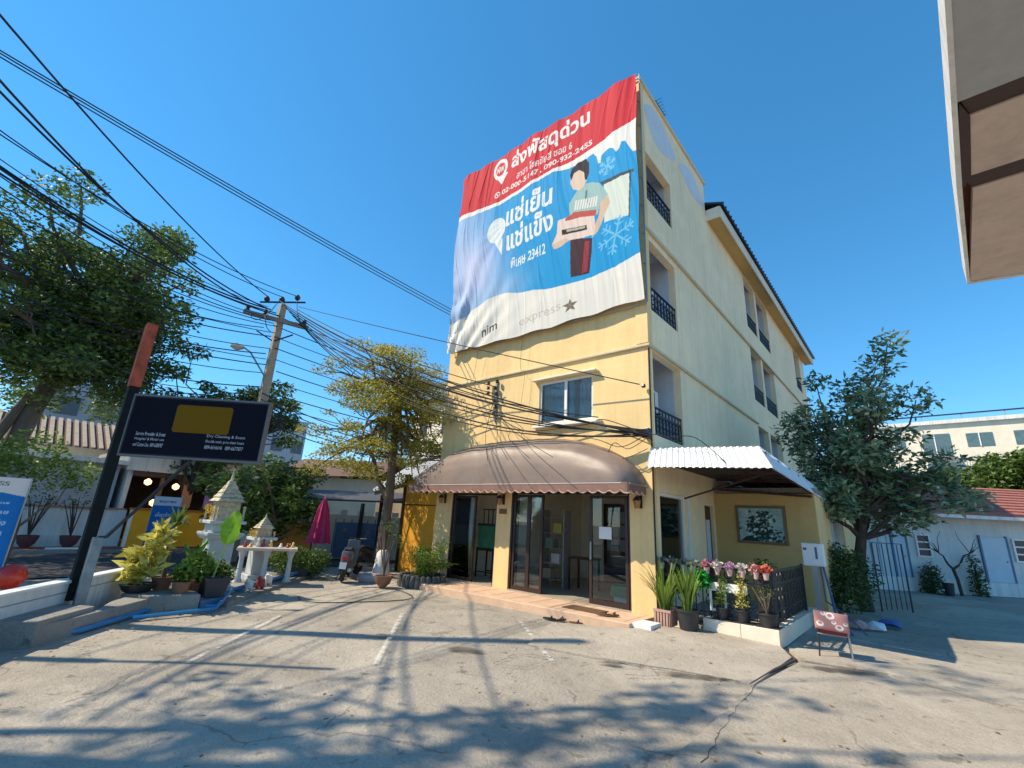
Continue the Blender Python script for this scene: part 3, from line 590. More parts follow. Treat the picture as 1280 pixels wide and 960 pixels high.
# logo pin, speech balloon and lettering
(x_, z_), = px([(628, 213)]); cv.ell(x_, z_, .30, .40, WT); cv.poly(px([(619, 220), (637, 217), (629, 232)]), WT); cv.ell(x_, z_, .20, .26, RED); cv.text('NW', x_-.15, z_-.12, .3, .24, WT, .03)
(x_, z_), = px([(625, 289)]); cv.ell(x_, z_, .36, .42, (.70, .76, .78)); cv.poly(px([(619, 298), (632, 298), (631, 320)]), (.70, .76, .78))
cv.text('ส่งพัสดุด่วน', -8.05, 12.00, 2.82, .80, WT, .03)
cv.text('สาขา โชคชัยสี่ ซอย 6', -7.80, 11.67, 2.00, .30, WT, .005)
cv.text('02-000-5147 , 090-932-2455', -8.38, 11.35, 3.24, .21, WT, .02)
cv.ell(-8.57, 11.47, .11, .11, WT); cv.ell(-8.57, 11.47, .08, .08, RED); cv.line((-8.61, 11.51), (-8.53, 11.43), .04, WT)
cv.text('แช่เย็น', -8.08, 10.10, 1.72, .78, WT, .025); cv.text('แช่แข็ง', -8.02, 9.25, 1.70, .78, WT, .025)
cv.text('พิเศษ 23412', -7.83, 8.62, 1.28, .32, WT, .02)
cv.text('nim', -8.75, 6.74, .55, .26, (.10, .10, .11), .02, .12); cv.text('express', -7.4, 6.70, 1.35, .24, (.56, .52, .47), .0, .10)
(x_, z_), = px([(715, 382)])
for k in range(5): a = k*2*PI/5+.3; cv.poly([(x_+.09*math.cos(a-.6), z_+.09*math.sin(a-.6)), (x_+.24*math.cos(a), z_+.18*math.sin(a)), (x_+.09*math.cos(a+.6), z_+.09*math.sin(a+.6)), (x_, z_)], (.20, .17, .13))
def banner_pos(X, Z):
    u = (X-BX0)/(BX1-BX0); v = (Z-BZ0)/(BZ1-BZ0)
    tw = X+.35*np.sin(Z*.7)+.18*(1-v)*np.sin(X*1.3)
    f = .012*np.sin(tw*9+.6*Z)+.006*np.sin(tw*17+1.3*Z+1)+.03*np.sin(tw*2.3+.4*Z)+.0025*np.sin(tw*31+Z*.8)+.05
    # creases falling from the eyelets, and the heavy swags towards the lower left corner
    fan = .5*np.sin(np.arctan2(X-BX0+.3, Z-5.2)*41+1)*.03*np.exp(-((X-BX0)/2.2)**2)*np.clip(1.4-v*1.3, 0, 1)+np.sin(np.arctan2(X-BX0+.3, Z-5.2)*26)*.040*np.exp(-((X-BX0)/1.5)**2)*np.clip(1.5-v*1.6, 0, 1)
    fan2 = np.sin(np.arctan2(X+7.9, 10.4-Z+1e-3)*20)*.018*np.exp(-((X+7.9)/1.1)**2)*np.clip((.65-v)*2, 0, 1)
    cre = .016*(1-np.abs(np.sin(tw*4.3+.25*Z)))**6+.012*(1-np.abs(np.sin(tw*7.1-.5*Z+.6)))**8+.010*(1-np.abs(np.sin((X*.9+Z*.55)*3.1)))**10*np.clip(1.2-v, 0, 1)
    f = f+cre*(1.6-.9*u)
    sw = .055*np.sin(np.hypot(X-BX0-.1, (Z-BZ0-2.6)*.8)*7.5)*np.exp(-((X-BX0-.5)/.9)**2-((Z-BZ0-.9)/1.3)**2); f = f+np.maximum(sw, -.03)
    env = .55+.45*np.sin(u*7+1)**2; edge = np.clip(v*10, 0, 1)*.6+.4
    y = 8.60-np.abs(f*env*edge)-fan*.9-fan2-.05*np.sin(v*PI)
    x = X+.015*np.sin(Z*2.3)*(1-np.abs(2*u-1))+np.where(u < .5, (1-u*2)*(-.03+.05*np.sin(Z*1.7)), (u*2-1)*.02*np.sin(Z*2.2))
    z = Z-.07*np.sin(u*PI)*(1-v)+.025*np.sin(X*5.2)*(1-v)**3+(v**4)*.035*np.cos(X*7)
    return np.stack([x, np.minimum(y, 8.70), z], -1)
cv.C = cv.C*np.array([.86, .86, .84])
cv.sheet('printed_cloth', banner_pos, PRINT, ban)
MB().tube([(BX0, 8.72, 12.9), (BX1, 8.72, 12.9)], .02, 6).tube([(BX1+.03, 8.70, 6.45), (BX1+.03, 8.70, 13.0)], .018, 6).tube([(BX0, 8.71, 6.52), (BX1, 8.71, 6.44)], .016, 6).build('batten', ALU, ban)
rp = MB()
for t in np.linspace(BZ0+.1, BZ1-.1, 9): rp.tube([(BX1, 8.6, t), (CX+.04, 8.78, t+.06)], .008, 4)
rp.build('tie_rope', BLACK, ban)

# ---- brown canvas awning over the shop doors
AW = mat('brown canvas', (.23, .17, .14), .42, .18, 2, .15, 60, spec=.35)
awn = thing('shop_awning', 'brown domed canvas awning with a scalloped valance over the shop doors', 'awning', (-7, 8, 2.4))
ax0, ax1, nu, nv = -10.70, -4.00, 64, 14
def aw_pt(i, j):
    t = -1+2*i/nu; x = (ax0+ax1)/2+(ax1-ax0)/2*t; h = 1.16*(1-abs(t)**2.5)**.6; dp = .80*(1-abs(t)**30)**.5 if abs(t) < 1 else 0
    g = j/nv; prof = ((0, 1), (.30, .93), (.62, .70), (.86, .33), (1, 0)); k = next(q for q in range(4) if g <= prof[q+1][0]+1e-9); f = (g-prof[k][0])/(prof[k+1][0]-prof[k][0])
    sag = .03*math.sin(PI*f)*(.5+.5*math.sin(x*6.1))+.006*math.sin(x*17+3*f)
    return (x, CY-.004-dp*math.sin(g*PI/2)**.9, 2.48+(h*(prof[k][1]*(1-f)+prof[k+1][1]*f)-sag*h if j < nv else 0))
b = MB(); vs = [aw_pt(i, j) for i in range(nu+1) for j in range(nv+1)]
b.add(vs, [(i*(nv+1)+j, (i+1)*(nv+1)+j, (i+1)*(nv+1)+j+1, i*(nv+1)+j+1) for i in range(nu) for j in range(nv)])
cano = b.build('canvas', AW, awn, smooth=True)
# valance strip runs round both ends
path = [(ax0, CY-.01)]+[(ax0+.01, CY-.01-.76*k/8) for k in range(1, 9)]+[(ax0+.04, 7.995)]
path += [(ax0+.04+(ax1-ax0-.08)*k/150, 7.985) for k in range(1, 150)]+[(ax1-.04, 7.995)]+[(ax1-.01, CY-.01-.76*k/8) for k in range(8, 0, -1)]+[(ax1, CY-.01)]
P_ = []; dist = 0
for i in range(len(path)):
    if i: dist += math.hypot(path[i][0]-path[i-1][0], path[i][1]-path[i-1][1])
    P_.append((path[i], dist))
vb = MB(); vs = []
fine = []
for i in range(len(P_)-1):
    (p, d0_), (q, d1_) = P_[i], P_[i+1]; n = max(1, int((d1_-d0_)/.035))
    for k in range(n): f = k/n; fine.append(((p[0]+(q[0]-p[0])*f, p[1]+(q[1]-p[1])*f), d0_+(d1_-d0_)*f))
for (x, y), d in fine:
    sc_ = abs(math.sin(d*PI/.235)); vs += [(x, y, 2.495), (x, y-.006, 2.36-.075*sc_**.7)]
vb.add(vs, [(2*i, 2*i+2, 2*i+3, 2*i+1) for i in range(len(fine)-1)]); vb.build('valance', mat('valance canvas', (.22, .11, .085), .6, .15, 4), awn)
pv = MB(); pv.tube([v for v in vs[1::2]], .011, 4); pv.build('valance_piping', mat('pale piping', (.60, .44, .36), .6, .1), awn)
MB().tube([(x, y+.01, 2.47) for (x, y), d in P_[::4]]+[(ax1, CY-.01, 2.47)], .02, 6).build('frame_tube', ALU, awn)

# ---- wall lanterns and house number plaque
def lantern(x, label):
    t = thing('wall_lantern', label, 'lamp', (x, CY, 2.2), group='black lanterns on the shop pillars')
    MB().box(x-.04, x+.04, CY-.02, CY-.002, 2.05, 2.3).tube([(x, CY-.02, 2.25), (x, CY-.12, 2.29), (x, CY-.16, 2.22)], .012, 5).build('bracket', BLACK, t)
    MB().lathe([(.045, 0), (.07, .14), (.075, .15)], (x, CY-.16, 2.04), 6).build('glass_shade', mat('lantern amber glass', (.35, .16, .06), .2, .1), t)
    MB().lathe([(.09, 0), (.05, .06), (.012, .09)], (x, CY-.16, 2.19), 6).build('cap', BLACK, t)
lantern(-9.98, 'small black lantern on the left pillar beside the glass display window'); lantern(-7.80, 'small black lantern on the middle pillar between the two door openings'); lantern(-4.16, 'small black lantern on the right pillar of the shopfront near the corner')
pl_ = tag(MB().box(-7.92, -7.68, CY-.02, CY-.002, 1.83, 1.95).build('number_plaque', mat('brown plaque', (.22, .07, .03), .5, .3, 30), bevel=.004), 'small brown number plaque on the middle shop pillar', 'plaque')

# ---- white corrugated side canopy
CAN = mat('white corrugated metal', (.76, .75, .72), .45, .08, 2, metal=.1)
can = thing('side_canopy', 'white corrugated metal canopy along the right side of the yellow building', 'canopy', (-2.8, 12, 2.9))
cxr = -1.70
def corr(a, b, c, d, n, amp):   # corrugated strip: a->b top edge, d->c bottom edge
    a, b, c, d = map(Vector, (a, b, c, d)); nrm = (b-a).cross(d-a).normalized(); m_ = MB(); vs = []
    for i in range(n+1):
        f = i/n; o_ = nrm*(amp if (i % 4) in (1, 2) else -amp); vs += [a.lerp(b, f)+o_, d.lerp(c, f)+o_]
    m_.add(vs, [(2*i, 2*i+2, 2*i+3, 2*i+1) for i in range(n)]); return m_
corr((CX+.02, 8.72, 3.22), (cxr-.22, 8.72, 3.14), (cxr, 8.52, 2.74), (CX+.02, 8.52, 2.83), 72, .012).build('front_skirt', CAN, can)
corr((cxr-.22, 8.72, 3.14), (cxr-.22, 17.6, 2.84), (cxr, 17.8, 2.44), (cxr, 8.52, 2.74), 240, .012).build('side_skirt', CAN, can)
corr((CX+.02, 8.72, 3.222), (CX+.02, 17.6, 2.93), (cxr-.22, 17.6, 2.842), (cxr-.22, 8.72, 3.142), 200, .010).build('roof_sheet', CAN, can)
b = MB()
for k in range(10): y = 8.9+k*.95; b.bar((CX+.02, y, 3.12-.033*k), (cxr-.15, y, 3.03-.033*k), .04, .07)
b.bar((cxr-.12, 8.62, 2.84), (cxr-.12, 17.6, 2.52), .05, .08).bar((CX+.03, 8.62, 2.90), (cxr-.12, 8.62, 2.84), .05, .07).bar((-2.8, 8.7, 3.08), (-2.8, 17.5, 2.78), .04, .06)
b.bar((CX+.02, 10.4, 2.35), (cxr-.12, 9.4, 2.80), .03, .03).bar((CX+.02, 12.4, 2.72), (-1.75, 12.40, 2.55), .05, .05); b.build('steel_frame', mat('dark red steel', (.05, .02, .018), .6, .2), can)
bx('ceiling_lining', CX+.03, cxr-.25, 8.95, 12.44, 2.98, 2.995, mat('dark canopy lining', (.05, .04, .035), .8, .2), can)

# ---- antenna and roof things
ant = thing('tv_antenna', 'thin rooftop television antenna on the parapet of the yellow building', 'antenna', (-4.05, 10.6, 12.9))
MB().tube([(-4.05, 10.6, 12.6), (-4.05, 10.6, 13.75)], .014, 5).build('mast', ALU, ant)
b = MB().tube([(-4.05, 10.25, 13.68), (-4.05, 10.95, 13.68)], .012, 5)
for k in range(6): b.tube([(-4.22+.02*k, 10.3+k*.12, 13.68), (-3.88-.02*k, 10.3+k*.12, 13.68)], .008, 4)
b.build('elements', BLACK, ant)
tag(bx('roof_tank', -5.25, -4.6, 9.05, 9.6, 12.1, 13.22, WHITE, bevel=.06), 'white box shaped tank peeping over the top edge of the banner', 'tank')
tag(bx('roof_box', -9.15, -8.85, 9.0, 9.2, 12.1, 13.14, WHITE, bevel=.03), 'small white box showing above the left part of the banner', 'box')
# air conditioners in the balcony recesses
def aircon(y, z, label, x=CX-.55):
    t = thing('air_conditioner', label, 'air conditioner', (x, y, z), group='outdoor units on the balconies')
    MB().box(x-.25, x+.05, y-.38, y+.38, z, z+.52).build('case', WHITE, t, bevel=.015)
    MB().box(x+.051, x+.06, y-.30, y+.16, z+.06, z+.46).build('grille', wmt, t)
    MB().bar((x-.3, y-.38, z-.02), (x+.1, y-.38, z-.02), .03).bar((x-.3, y+.38, z-.02), (x+.1, y+.38, z-.02), .03).build('bracket', BLACK, t)
aircon(10.1, 7.15, 'white outdoor unit on the second highest front balcony'); aircon(10.05, 4.35, 'white outdoor unit on the lowest front balcony'); aircon(20.9, 6.9, 'white outdoor unit on the middle rear balcony', CX-.5)

# ---- inside the shop, seen through the open doors
wd = thing('interior_door', 'dark wooden door with white glazed panes at the back of the shop', 'door', (-6.7, 12.5, .155))
bx('leaf', -7.1, -6.1, 12.50, 12.56, .156, 2.3, WOOD, wd)
pn = mat('frosted pane', (.35, .38, .40), .3, .1)
for i in range(2):
    for j in range(3): bx('pane', -6.98+i*.42, -6.62+i*.42, 12.485, 12.498, 1.0+j*.38, 1.32+j*.38, pn, wd)
tank = thing('aquarium', 'large glass fish tank with green water standing on a black metal rack', 'fish tank', (-9.0, 9.9, .155))
MB().box(-9.52, -8.3, 9.72, 10.12, .92, 1.50).build('water', mat('green tank water', (.05, .20, .11), .15, .3, 6), tank)
MB().box(-9.54, -8.28, 9.70, 10.14, .88, .92).box(-9.54, -8.28, 9.70, 10.14, 1.50, 1.56).build('rim', BLACK, tank)
b = MB()
for xx in (-9.52, -8.92, -8.30):
    for yy in (9.72, 10.12): b.bar((xx, yy, .156), (xx, yy, .88), .035)
b.bar((-9.52, 9.72, .3), (-8.3, 9.72, .3), .03).bar((-9.52, 10.12, .3), (-8.3, 10.12, .3), .03).bar((-9.52, 9.72, .86), (-8.3, 9.72, .86), .03); b.build('stand', BLACK, tank)
b = MB()
for k in range(8): b.bar((-9.5+k*.17, 9.9, 1.56), (-9.5+k*.17, 9.9, 1.95), .02)
b.bar((-9.55, 9.9, 1.95), (-8.25, 9.9, 1.95), .03).build('rack', BLACK, tank)
fr = thing('drinks_fridge', 'tall dark blue glass fronted fridge behind the right shop door', 'fridge', (-4.7, 10.2, .155))
bx('cabinet', -5.15, -4.3, 10.0, 10.6, .156, 2.0, mat('dark blue fridge', (.02, .035, .07), .4, .1), fr, bevel=.02); bx('door', -5.1, -4.35, 9.97, 9.998, .3, 1.8, GLASS, fr)
gb = tag(bx('green_crate', -5.05, -4.42, 9.15, 9.6, .30, .52, mat('green plastic', (.0, .28, .17), .4, .1), bevel=.01), 'bright green plastic crate behind the right glass door', 'crate')
tag(bx('crate_stool', -5.0, -4.5, 9.2, 9.55, .157, .298, WHITE, bevel=.01), 'low white stand under the green crate', 'stand')
tag(bx('paper_notice', -5.12, -4.83, CY+.03, CY+.038, 1.42, 1.66, mat('white paper', (.72, .72, .74), .7, .05)), 'white paper notice taped to the right glass door', 'notice')
tb = thing('shop_table', 'small dark table standing inside the open shop doorway', 'table', (-6.4, 10.3, .155))
bx('top', -6.75, -6.1, 10.1, 10.6, .86, .90, WOOD, tb)
for xx in (-6.72, -6.14):
    for yy in (10.13, 10.56): bx('leg', xx-.02, xx+.02, yy-.02, yy+.02, .156, .86, WOOD, tb)
b = MB()
for k in range(5): b.box(-7.4, -6.75, 9.9, 10.2, .35+k*.36, .37+k*.36)
b.box(-7.42, -7.38, 9.9, 10.2, .156, 2.0).box(-6.77, -6.73, 9.9, 10.2, .156, 2.0)
sh = b.build('shelf_unit', ALU); tag(sh, 'open metal shelf unit behind the middle glass doors', 'shelf')
for k, (xx, zz) in enumerate(((-7.25, .37), (-7.0, .73), (-7.2, 1.09), (-6.95, 1.45))):
    tag(bx('carton', xx-.12, xx+.12, 9.92, 10.15, zz+.001, zz+.22, mat('carton %d' % k, ((.4, .3, .2), (.5, .5, .52), (.15, .25, .2), (.45, .4, .1))[k], .7, .1)), ('brown carton on the lowest shelf behind the glass', 'pale grey carton on the second shelf behind the glass', 'dark green carton on the third shelf behind the glass', 'mustard carton on the top shelf behind the glass')[k], 'carton')
tag(MB().box(-5.5, -4.7, 8.05, 8.45, .132, .145).build('door_mat', mat('brown mat', (.14, .08, .04), .95, .3, 40, .6, 200)), 'flat brown doormat on the step before the shop doors', 'mat')
# sandals left at the step
def sandal(x, y, rz, col, label, z=.012):
    t = thing('sandal', label, 'sandal', (x, y, z), 0); c, s_ = math.cos(rz), math.sin(rz)
    P_ = [(.13*math.cos(a)*(1), .045*math.sin(a)*(1+.25*math.cos(a))) for a in np.linspace(0, 2*PI, 14, endpoint=False)]
    MB().prism([(x+u*c-v*s_, y+u*s_+v*c) for u, v in P_], 'z', z, z+.025).build('sole', col, t)
    MB().tube([(x+.03*c+.045*s_, y+.03*s_-.045*c, z+.02), (x+.05*c, y+.05*s_, z+.06), (x+.03*c-.045*s_, y+.03*s_+.045*c, z+.02)], .012, 5).build('strap', BLACK, t)
SB = mat('brown leather', (.16, .07, .03), .6, .1)
for x, y, a, c, l in ((-4.55, 8.0, .6, SB, 'brown sandal on the doormat, left one of the pair'), (-4.42, 8.08, .9, SB, 'brown sandal on the doormat, right one of the pair')): sandal(x, y, a, c, l, .146)
for x, y, a, c, l in ((-5.35, 7.45, .2, BLACK, 'black sandal on the lot below the step, leftmost'), (-5.15, 7.52, 1.4, BLACK, 'black sandal lying crosswise on the lot below the step'), (-4.85, 7.55, .3, SB, 'pale brown sandal on the lot below the step, rightmost')): sandal(x, y, a, c, l)

# =================================================================== RAILING, POTS, CHAIR on the right
kerbm = mat('cream planter tiles', (.78, .68, .55), .6, .08, 5)
kb = thing('planter_kerb', 'low cream tiled planter kerb under the black railing', 'planter', (-2.5, 10, 0))
MB().box(-3.05, -2.46, 8.72, 9.05, .0, .27).build('kerb_tile', kerbm, kb, bevel=.006); MB().box(-2.455, -1.90, 8.72, 9.05, .0, .27).build('kerb_tile', kerbm, kb, bevel=.006)
bx('side_kerb', -2.10, -1.90, 9.055, 12.3, 0, .26, kerbm, kb); bx('planting_floor', -3.88, -2.105, 9.055, 12.44, .0, .20, SLAB, kb); bx('left_kerb', -3.88, -3.055, 8.95, 9.05, 0, .10, kerbm, kb)
ral = thing('garden_railing', 'black ornate iron railing on the cream kerb beside the shop', 'railing', (-2.8, 9, .27))
def iron_panel(p, q, z0, z1):
    p = Vector(p); q = Vector(q); L_ = (q-p).length; d = (q-p)/L_; b = MB(); P3 = lambda s_, z: (p.x+d.x*s_, p.y+d.y*s_, z)
    for z in (z0+.05, z0+.22, z1-.2, z1): b.bar(P3(0, z), P3(L_, z), .035 if z == z1 else .022)
    for s_ in (0, L_): b.bar(P3(s_, z0), P3(s_, z1+.04), .045)
    o = b.build('rail_frame', BLACK, ral); n = int(L_/.12); k = MB()
    for i in range(1, n):
        s_ = L_*i/n; k.bar(P3(s_, z0+.05), P3(s_, z1), .016)
    for i in range(n//2):
        s_ = L_*(i+.5)/(n//2)
        for zc, rr in ((z0+.135, .06), (z1-.10, .07), ((z0+z1)/2-.06, .085), ((z0+z1)/2+.08, .07)): k.tube([P3(s_+rr*math.cos(a)*.9, zc+rr*math.sin(a)) for a in np.linspace(.4, 5.6, 9)], .010, 4)
    k.build('scrollwork', BLACK, o)
iron_panel((-3.85, 8.96, 0), (-2.86, 8.96, 0), .12, 1.06); iron_panel((-2.80, 8.96, 0), (-1.98, 8.96, 0), .27, 1.08); iron_panel((-1.98, 9.02, 0), (-1.98, 11.55, 0), .27, 1.10)
tag(MB().box(-2.98, -2.36, 8.915, 8.925, .70, .84).box(-2.98, -2.94, 8.915, 8.925, .42, .70).box(-2.74, -2.70, 8.915, 8.925, .42, .70).box(-2.98, -2.70, 8.912, 8.922, .38, .42).build('white_rack', WHITE), 'white slatted rack fixed to the front of the black railing', 'rack')

def plant(name, label, cat, loc, pot=None, parts=(), group=None, potmat=POTB):
    """parts: (part name, V, F, material) in coordinates relative to the pot's rim centre"""
    t = thing(name, label, cat, loc, group=group); h = 0
    if pot:
        r, h, kind = pot
        if kind == 'sq': MB().lathe([(r*.8, 0), (r, h), (r*.9, h), (r*.88, h-.03)], loc, 4, sq=True).build('pot', potmat, t)
        elif kind == 'bowl': MB().lathe([(r*.35, 0), (r*.8, h*.35), (r, h*.85), (r*1.06, h), (r*.92, h), (r*.9, h-.03)], loc, 20).build('pot', potmat, t, smooth=True)
        else: MB().lathe([(r*.74, 0), (r*.97, h*.9), (r*1.06, h*.9), (r*1.06, h), (r*.92, h), (r*.9, h-.03)], loc, 18).build('pot', potmat, t, smooth=True)
        MB().lathe([(r*.86, -.05), (r*.86, -.02)], (loc[0], loc[1], loc[2]+h), 12).build('soil', SOIL, t)
    for nm, V, F, m in parts: npmesh(nm, np.asarray(V)+np.array([loc[0], loc[1], loc[2]+h-.02]), F, m, t, kind='stuff' if nm in ('foliage', 'stems') else None)
    return t
def bush(r, n, size, h0=None, flat=1.0, asp=.45):
    C = blob_pts([(0, 0, (h0 if h0 is not None else r*.8))], [r], n/(r*r), flat); return leaf_mesh(C, size, asp)
def stems(n, h, spread, r=.008):
    b = MB()
    for i in range(n):
        a = random.uniform(0, 2*PI); s_ = spread*random.uniform(.3, 1); b.tube([(0, 0, 0), (s_*.5*math.cos(a), s_*.5*math.sin(a), h*.5), (s_*math.cos(a), s_*math.sin(a), h*random.uniform(.8, 1.05))], [r, r*.8, r*.5], 4, cap=False)
    return np.array(b.v), np.array(b.f)
# plants in front of the railing
bl = blades(60, .85, .035, .9, rad=.10)
plant('potted_grass', 'arching spiky grass plant in the pinkish slatted wooden box by the shop corner', 'potted plant', (-3.62, 8.52, .08), None, [('foliage', bl[0]+np.array([0, 0, .27]), bl[1], G_LITE)])
wbx = thing('wooden_planter', 'pinkish slatted wooden planter box standing at the corner of the shop', 'planter box', (-3.62, 8.52, .08))
pk = mat('pink wood', (.45, .27, .22), .7, .15)
bx('inner_box', -3.745, -3.495, 8.395, 8.645, .085, .32, SOIL, wbx)
for k in range(6): bx('slat', -3.77+k*.053, -3.735+k*.053, 8.375, 8.392, .085, .33, pk, wbx)
for k in range(6): bx('slat', -3.492, -3.475, 8.375+k*.053, 8.41+k*.053, .085, .33, pk, wbx)
MB().box(-3.78, -3.47, 8.368, 8.374, .30, .345).box(-3.474, -3.468, 8.374, 8.68, .30, .345).build('top_band', pk, wbx)
bl = blades(46, .75, .05, .55, rad=.08)
plant('potted_spear_plant', 'pale green upright spear leaved plant in a large dark bucket next to the wooden box', 'potted plant', (-3.22, 8.50, .08), (.19, .32, 'r'), [('foliage', bl[0], bl[1], G_LITE)])
pw = thing('green_cloth', 'bright green shiny cloth tied on the black railing', 'cloth', (-3.05, 8.85, .8))
V, F = bush(.11, 160, .12, 0, 1.5); npmesh('cloth', V+np.array([-3.05, 8.85, .88]), F, LEAF('bright green foil', (.01, .30, .03), (.02, .50, .06), .2), pw)
for x, c, l in ((-2.76, G_LITE, 'bushy light green shrub in a black pot, left one on the kerb'), (-2.44, G_YEL, 'tall narrow yellow green shrub in a black pot in the middle of the kerb')):
    C = blob_pts([(0, 0, .12), (0, 0, .26), (.01, 0, .40), (0, .01, .52)], [.11, .10, .085, .06], 9000); V, F = leaf_mesh(C, .05, .5); S = stems(4, .5, .05)
    plant('potted_shrub', l, 'potted plant', (x, 8.86, .27+.015), (.115, .18, 'r'), [('foliage', V, F, c), ('stems', S[0], S[1], BARK)])
C = blob_pts([(0, 0, .3), (.1, 0, .42), (-.12, .02, .36)], [.12, .09, .09], 2600); V, F = leaf_mesh(C, .05); S = stems(7, .42, .2, .012)
plant('potted_desert_rose', 'half bare woody plant in a wide black bowl at the right end of the kerb', 'potted plant', (-2.07, 8.86, .285), (.15, .19, 'r'), [('foliage', V, F, G_MID), ('stems', S[0], S[1], BARK)])
for x, l in ((-2.76, 'flat dark tray under the left potted shrub on the kerb'), (-2.44, 'flat dark tray under the middle potted shrub on the kerb'), (-2.07, 'flat dark tray under the bowl at the right end of the kerb')):
    tag(MB().box(x-.17, x+.17, 8.745, 9.0, .271, .284).build('plant_tray', POTB), l, 'tray')
# small flower pots hooked on the railing
fl = [(-3.80, 'grey', 'shade-tinted grey cup with dull leaves hung on the railing, nearest the shop corner'), (-3.60, 'grey', 'shade-tinted grey cup with a tall sprig hung on the railing before the side window'), (-3.40, 'grey', 'shade-tinted grey cup hung on the railing left of the green cloth'), (-3.22, 'grey', 'shade-tinted grey cup hung on the railing right above the green cloth'),
      (-2.98, 'pink', 'pink flower cup hung on the railing just right of the green cloth'), (-2.80, 'white', 'cup with white and pink blossoms above the left potted shrub'), (-2.60, 'lilac', 'cup with wide lilac blossoms between the two potted shrubs'), (-2.40, 'white2', 'cup with a single white blossom above the yellow green shrub'), (-2.19, 'pink2', 'pink flower cup hung left of the red blossoms'), (-2.04, 'coral', 'cup with coral red blossoms at the corner of the railing')]
PC = {'grey': (.45, .42, .40), 'pink': (.75, .28, .36), 'white': (.80, .70, .68), 'lilac': (.66, .40, .60), 'white2': (.84, .78, .72), 'pink2': (.80, .38, .38), 'coral': (.72, .16, .10)}  # grey: cups and petals dulled in colour to show the awning's shade
for x, k, l in fl:
    t = thing('hanging_flower_cup', l, 'flower pot', (x, 8.88, .95), group='flower cups hooked along the railing')
    MB().lathe([(.032, 0), (.052, .11), (.056, .11), (.05, .10)], (x, 8.87, .97), 12).build('cup', mat('cup '+('grey' if k == 'grey' else 'rose'), (.42, .38, .38) if k == 'grey' else (.62, .40, .40), .5, .1), t, smooth=True)
    V, F = bush(.085, 70 if k != 'grey' else 40, .07, 0, .7, .8); npmesh('blossom', V+np.array([x, 8.87, 1.13]), F, LEAF('petals '+k, PC[k] if k != 'grey' else (.16, .2, .12), PC[k], .3), t)
    MB().tube([(x, 8.92, 1.0), (x, 8.955, 1.09), (x, 8.975, 1.06)], .004, 4).build('hook', ALU, t)
V, F = bush(.22, 260, .09, .2, .8); 
plant('planter_shrub', 'dark sprawling shrub behind the corner of the black railing', 'shrub', (-2.25, 9.6, .2), (.14, .7, 'r'), [('foliage', V, F, G_DARK)])
# electric meter box on a grey post
mp_ = thing('meter_post', 'white electric meter cabinet on a leaning grey post behind the railing', 'meter box', (-1.72, 11.6, 0))
MB().box(-1.80, -1.70, 11.55, 11.65, 0, 1.12).build('post', ALU, mp_)
bo = MB().box(-1.93, -1.55, 11.50, 11.68, 1.12, 1.56).build('cabinet', WHITE, mp_, bevel=.02)
MB().box(-1.90, -1.84, 11.494, 11.499, 1.42, 1.47).box(-1.70, -1.66, 11.494, 11.499, 1.26, 1.49).build('cabinet_print', mat('blue print', (.08, .12, .30), .5, 0), bo)
MB().tube([(-1.60, 11.6, 1.12), (-1.52, 11.5, .6), (-1.45, 11.2, .35), (-1.2, 10.9, .05)], .02, 6).tube([(-1.65, 11.6, 1.12), (-1.60, 11.4, .5), (-1.25, 11.2, .3), (-1.0, 11.1, .05)], .015, 6).build('cable_loop', mat('blue cable', (.05, .10, .25), .5, 0), mp_)
# chair with a patterned cloth
ch = thing('metal_chair', 'small dark red chair with a pink patterned cushion tied over its back', 'chair', (-1.2, 8.95, 0))
CH = mat('dark chrome', (.06, .06, .07), .35, 0, metal=.6); CR = mat('dark red vinyl', (.30, .015, .03), .4, .1)
c0 = Vector((-1.22, 8.92, 0)); ex = Vector((.86, .12, 0)).normalized(); ey = Vector((-ex.y, ex.x, 0))
def cp(a, b_, z): v = c0+ex*a+ey*b_; return (v.x, v.y, z+.03)
for sx in (-1, 1):
    MB().tube([cp(sx*.20, -.18, 0), cp(sx*.18, -.15, .33), cp(sx*.18, -.19, .62)], .012, 6).build('leg', CH if sx < 0 else ALU, ch); MB().tube([cp(sx*.20, .20, 0), cp(sx*.17, .14, .33)], .012, 6).build('leg', CH, ch)
def cbox(b_, x0, x1, y0, y1, z0, z1):
    vs = [cp(x, y, z) for z in (z0, z1) for x, y in ((x0, y0), (x1, y0), (x1, y1), (x0, y1))]; return b_.add(vs, [(0, 3, 2, 1), (4, 5, 6, 7), (0, 1, 5, 4), (1, 2, 6, 5), (2, 3, 7, 6), (3, 0, 4, 7)])
cbox(MB(), -.19, .19, -.14, .20, .30, .40).build('seat', CR, ch, bevel=.015)
MB().tube([cp(-.2, -.17, .30), cp(.2, -.17, .30)], .010, 5).build('crossbar', ALU, ch)
cv = Canvas(0, .42, 0, .25, 84, 50, (.50, .24, .22))
for (a, c, r_) in ((.20, .20, .055), (.07, .08, .045), (.30, .06, .05), (.38, .12, .03), (.12, .22, .03), (.24, .12, .03)):
    cv.ell(a, c, r_, r_*.8, (.85, .78, .74)); cv.ell(a, c+.01, r_*.55, r_*.4, (.50, .22, .22))
def cush(X, Z):
    bul = .045*np.sqrt(np.clip((1-(X/.21-1)**4)*(1-(Z/.125-1)**4), 0, 1)); P0_ = np.array(cp(-.215, -.20, .37)); return P0_+np.array(ex)*X[..., None]-np.array(ey)*bul[..., None]+np.array([0, 0, 1])*Z[..., None]+np.array([0, 0, -.05])*X[..., None]
cv.sheet('cushion', cush, PRINT, ch)
cbox(MB(), -.215, .205, -.19, -.155, .36, .60).build('backrest', CR, ch, bevel=.01)
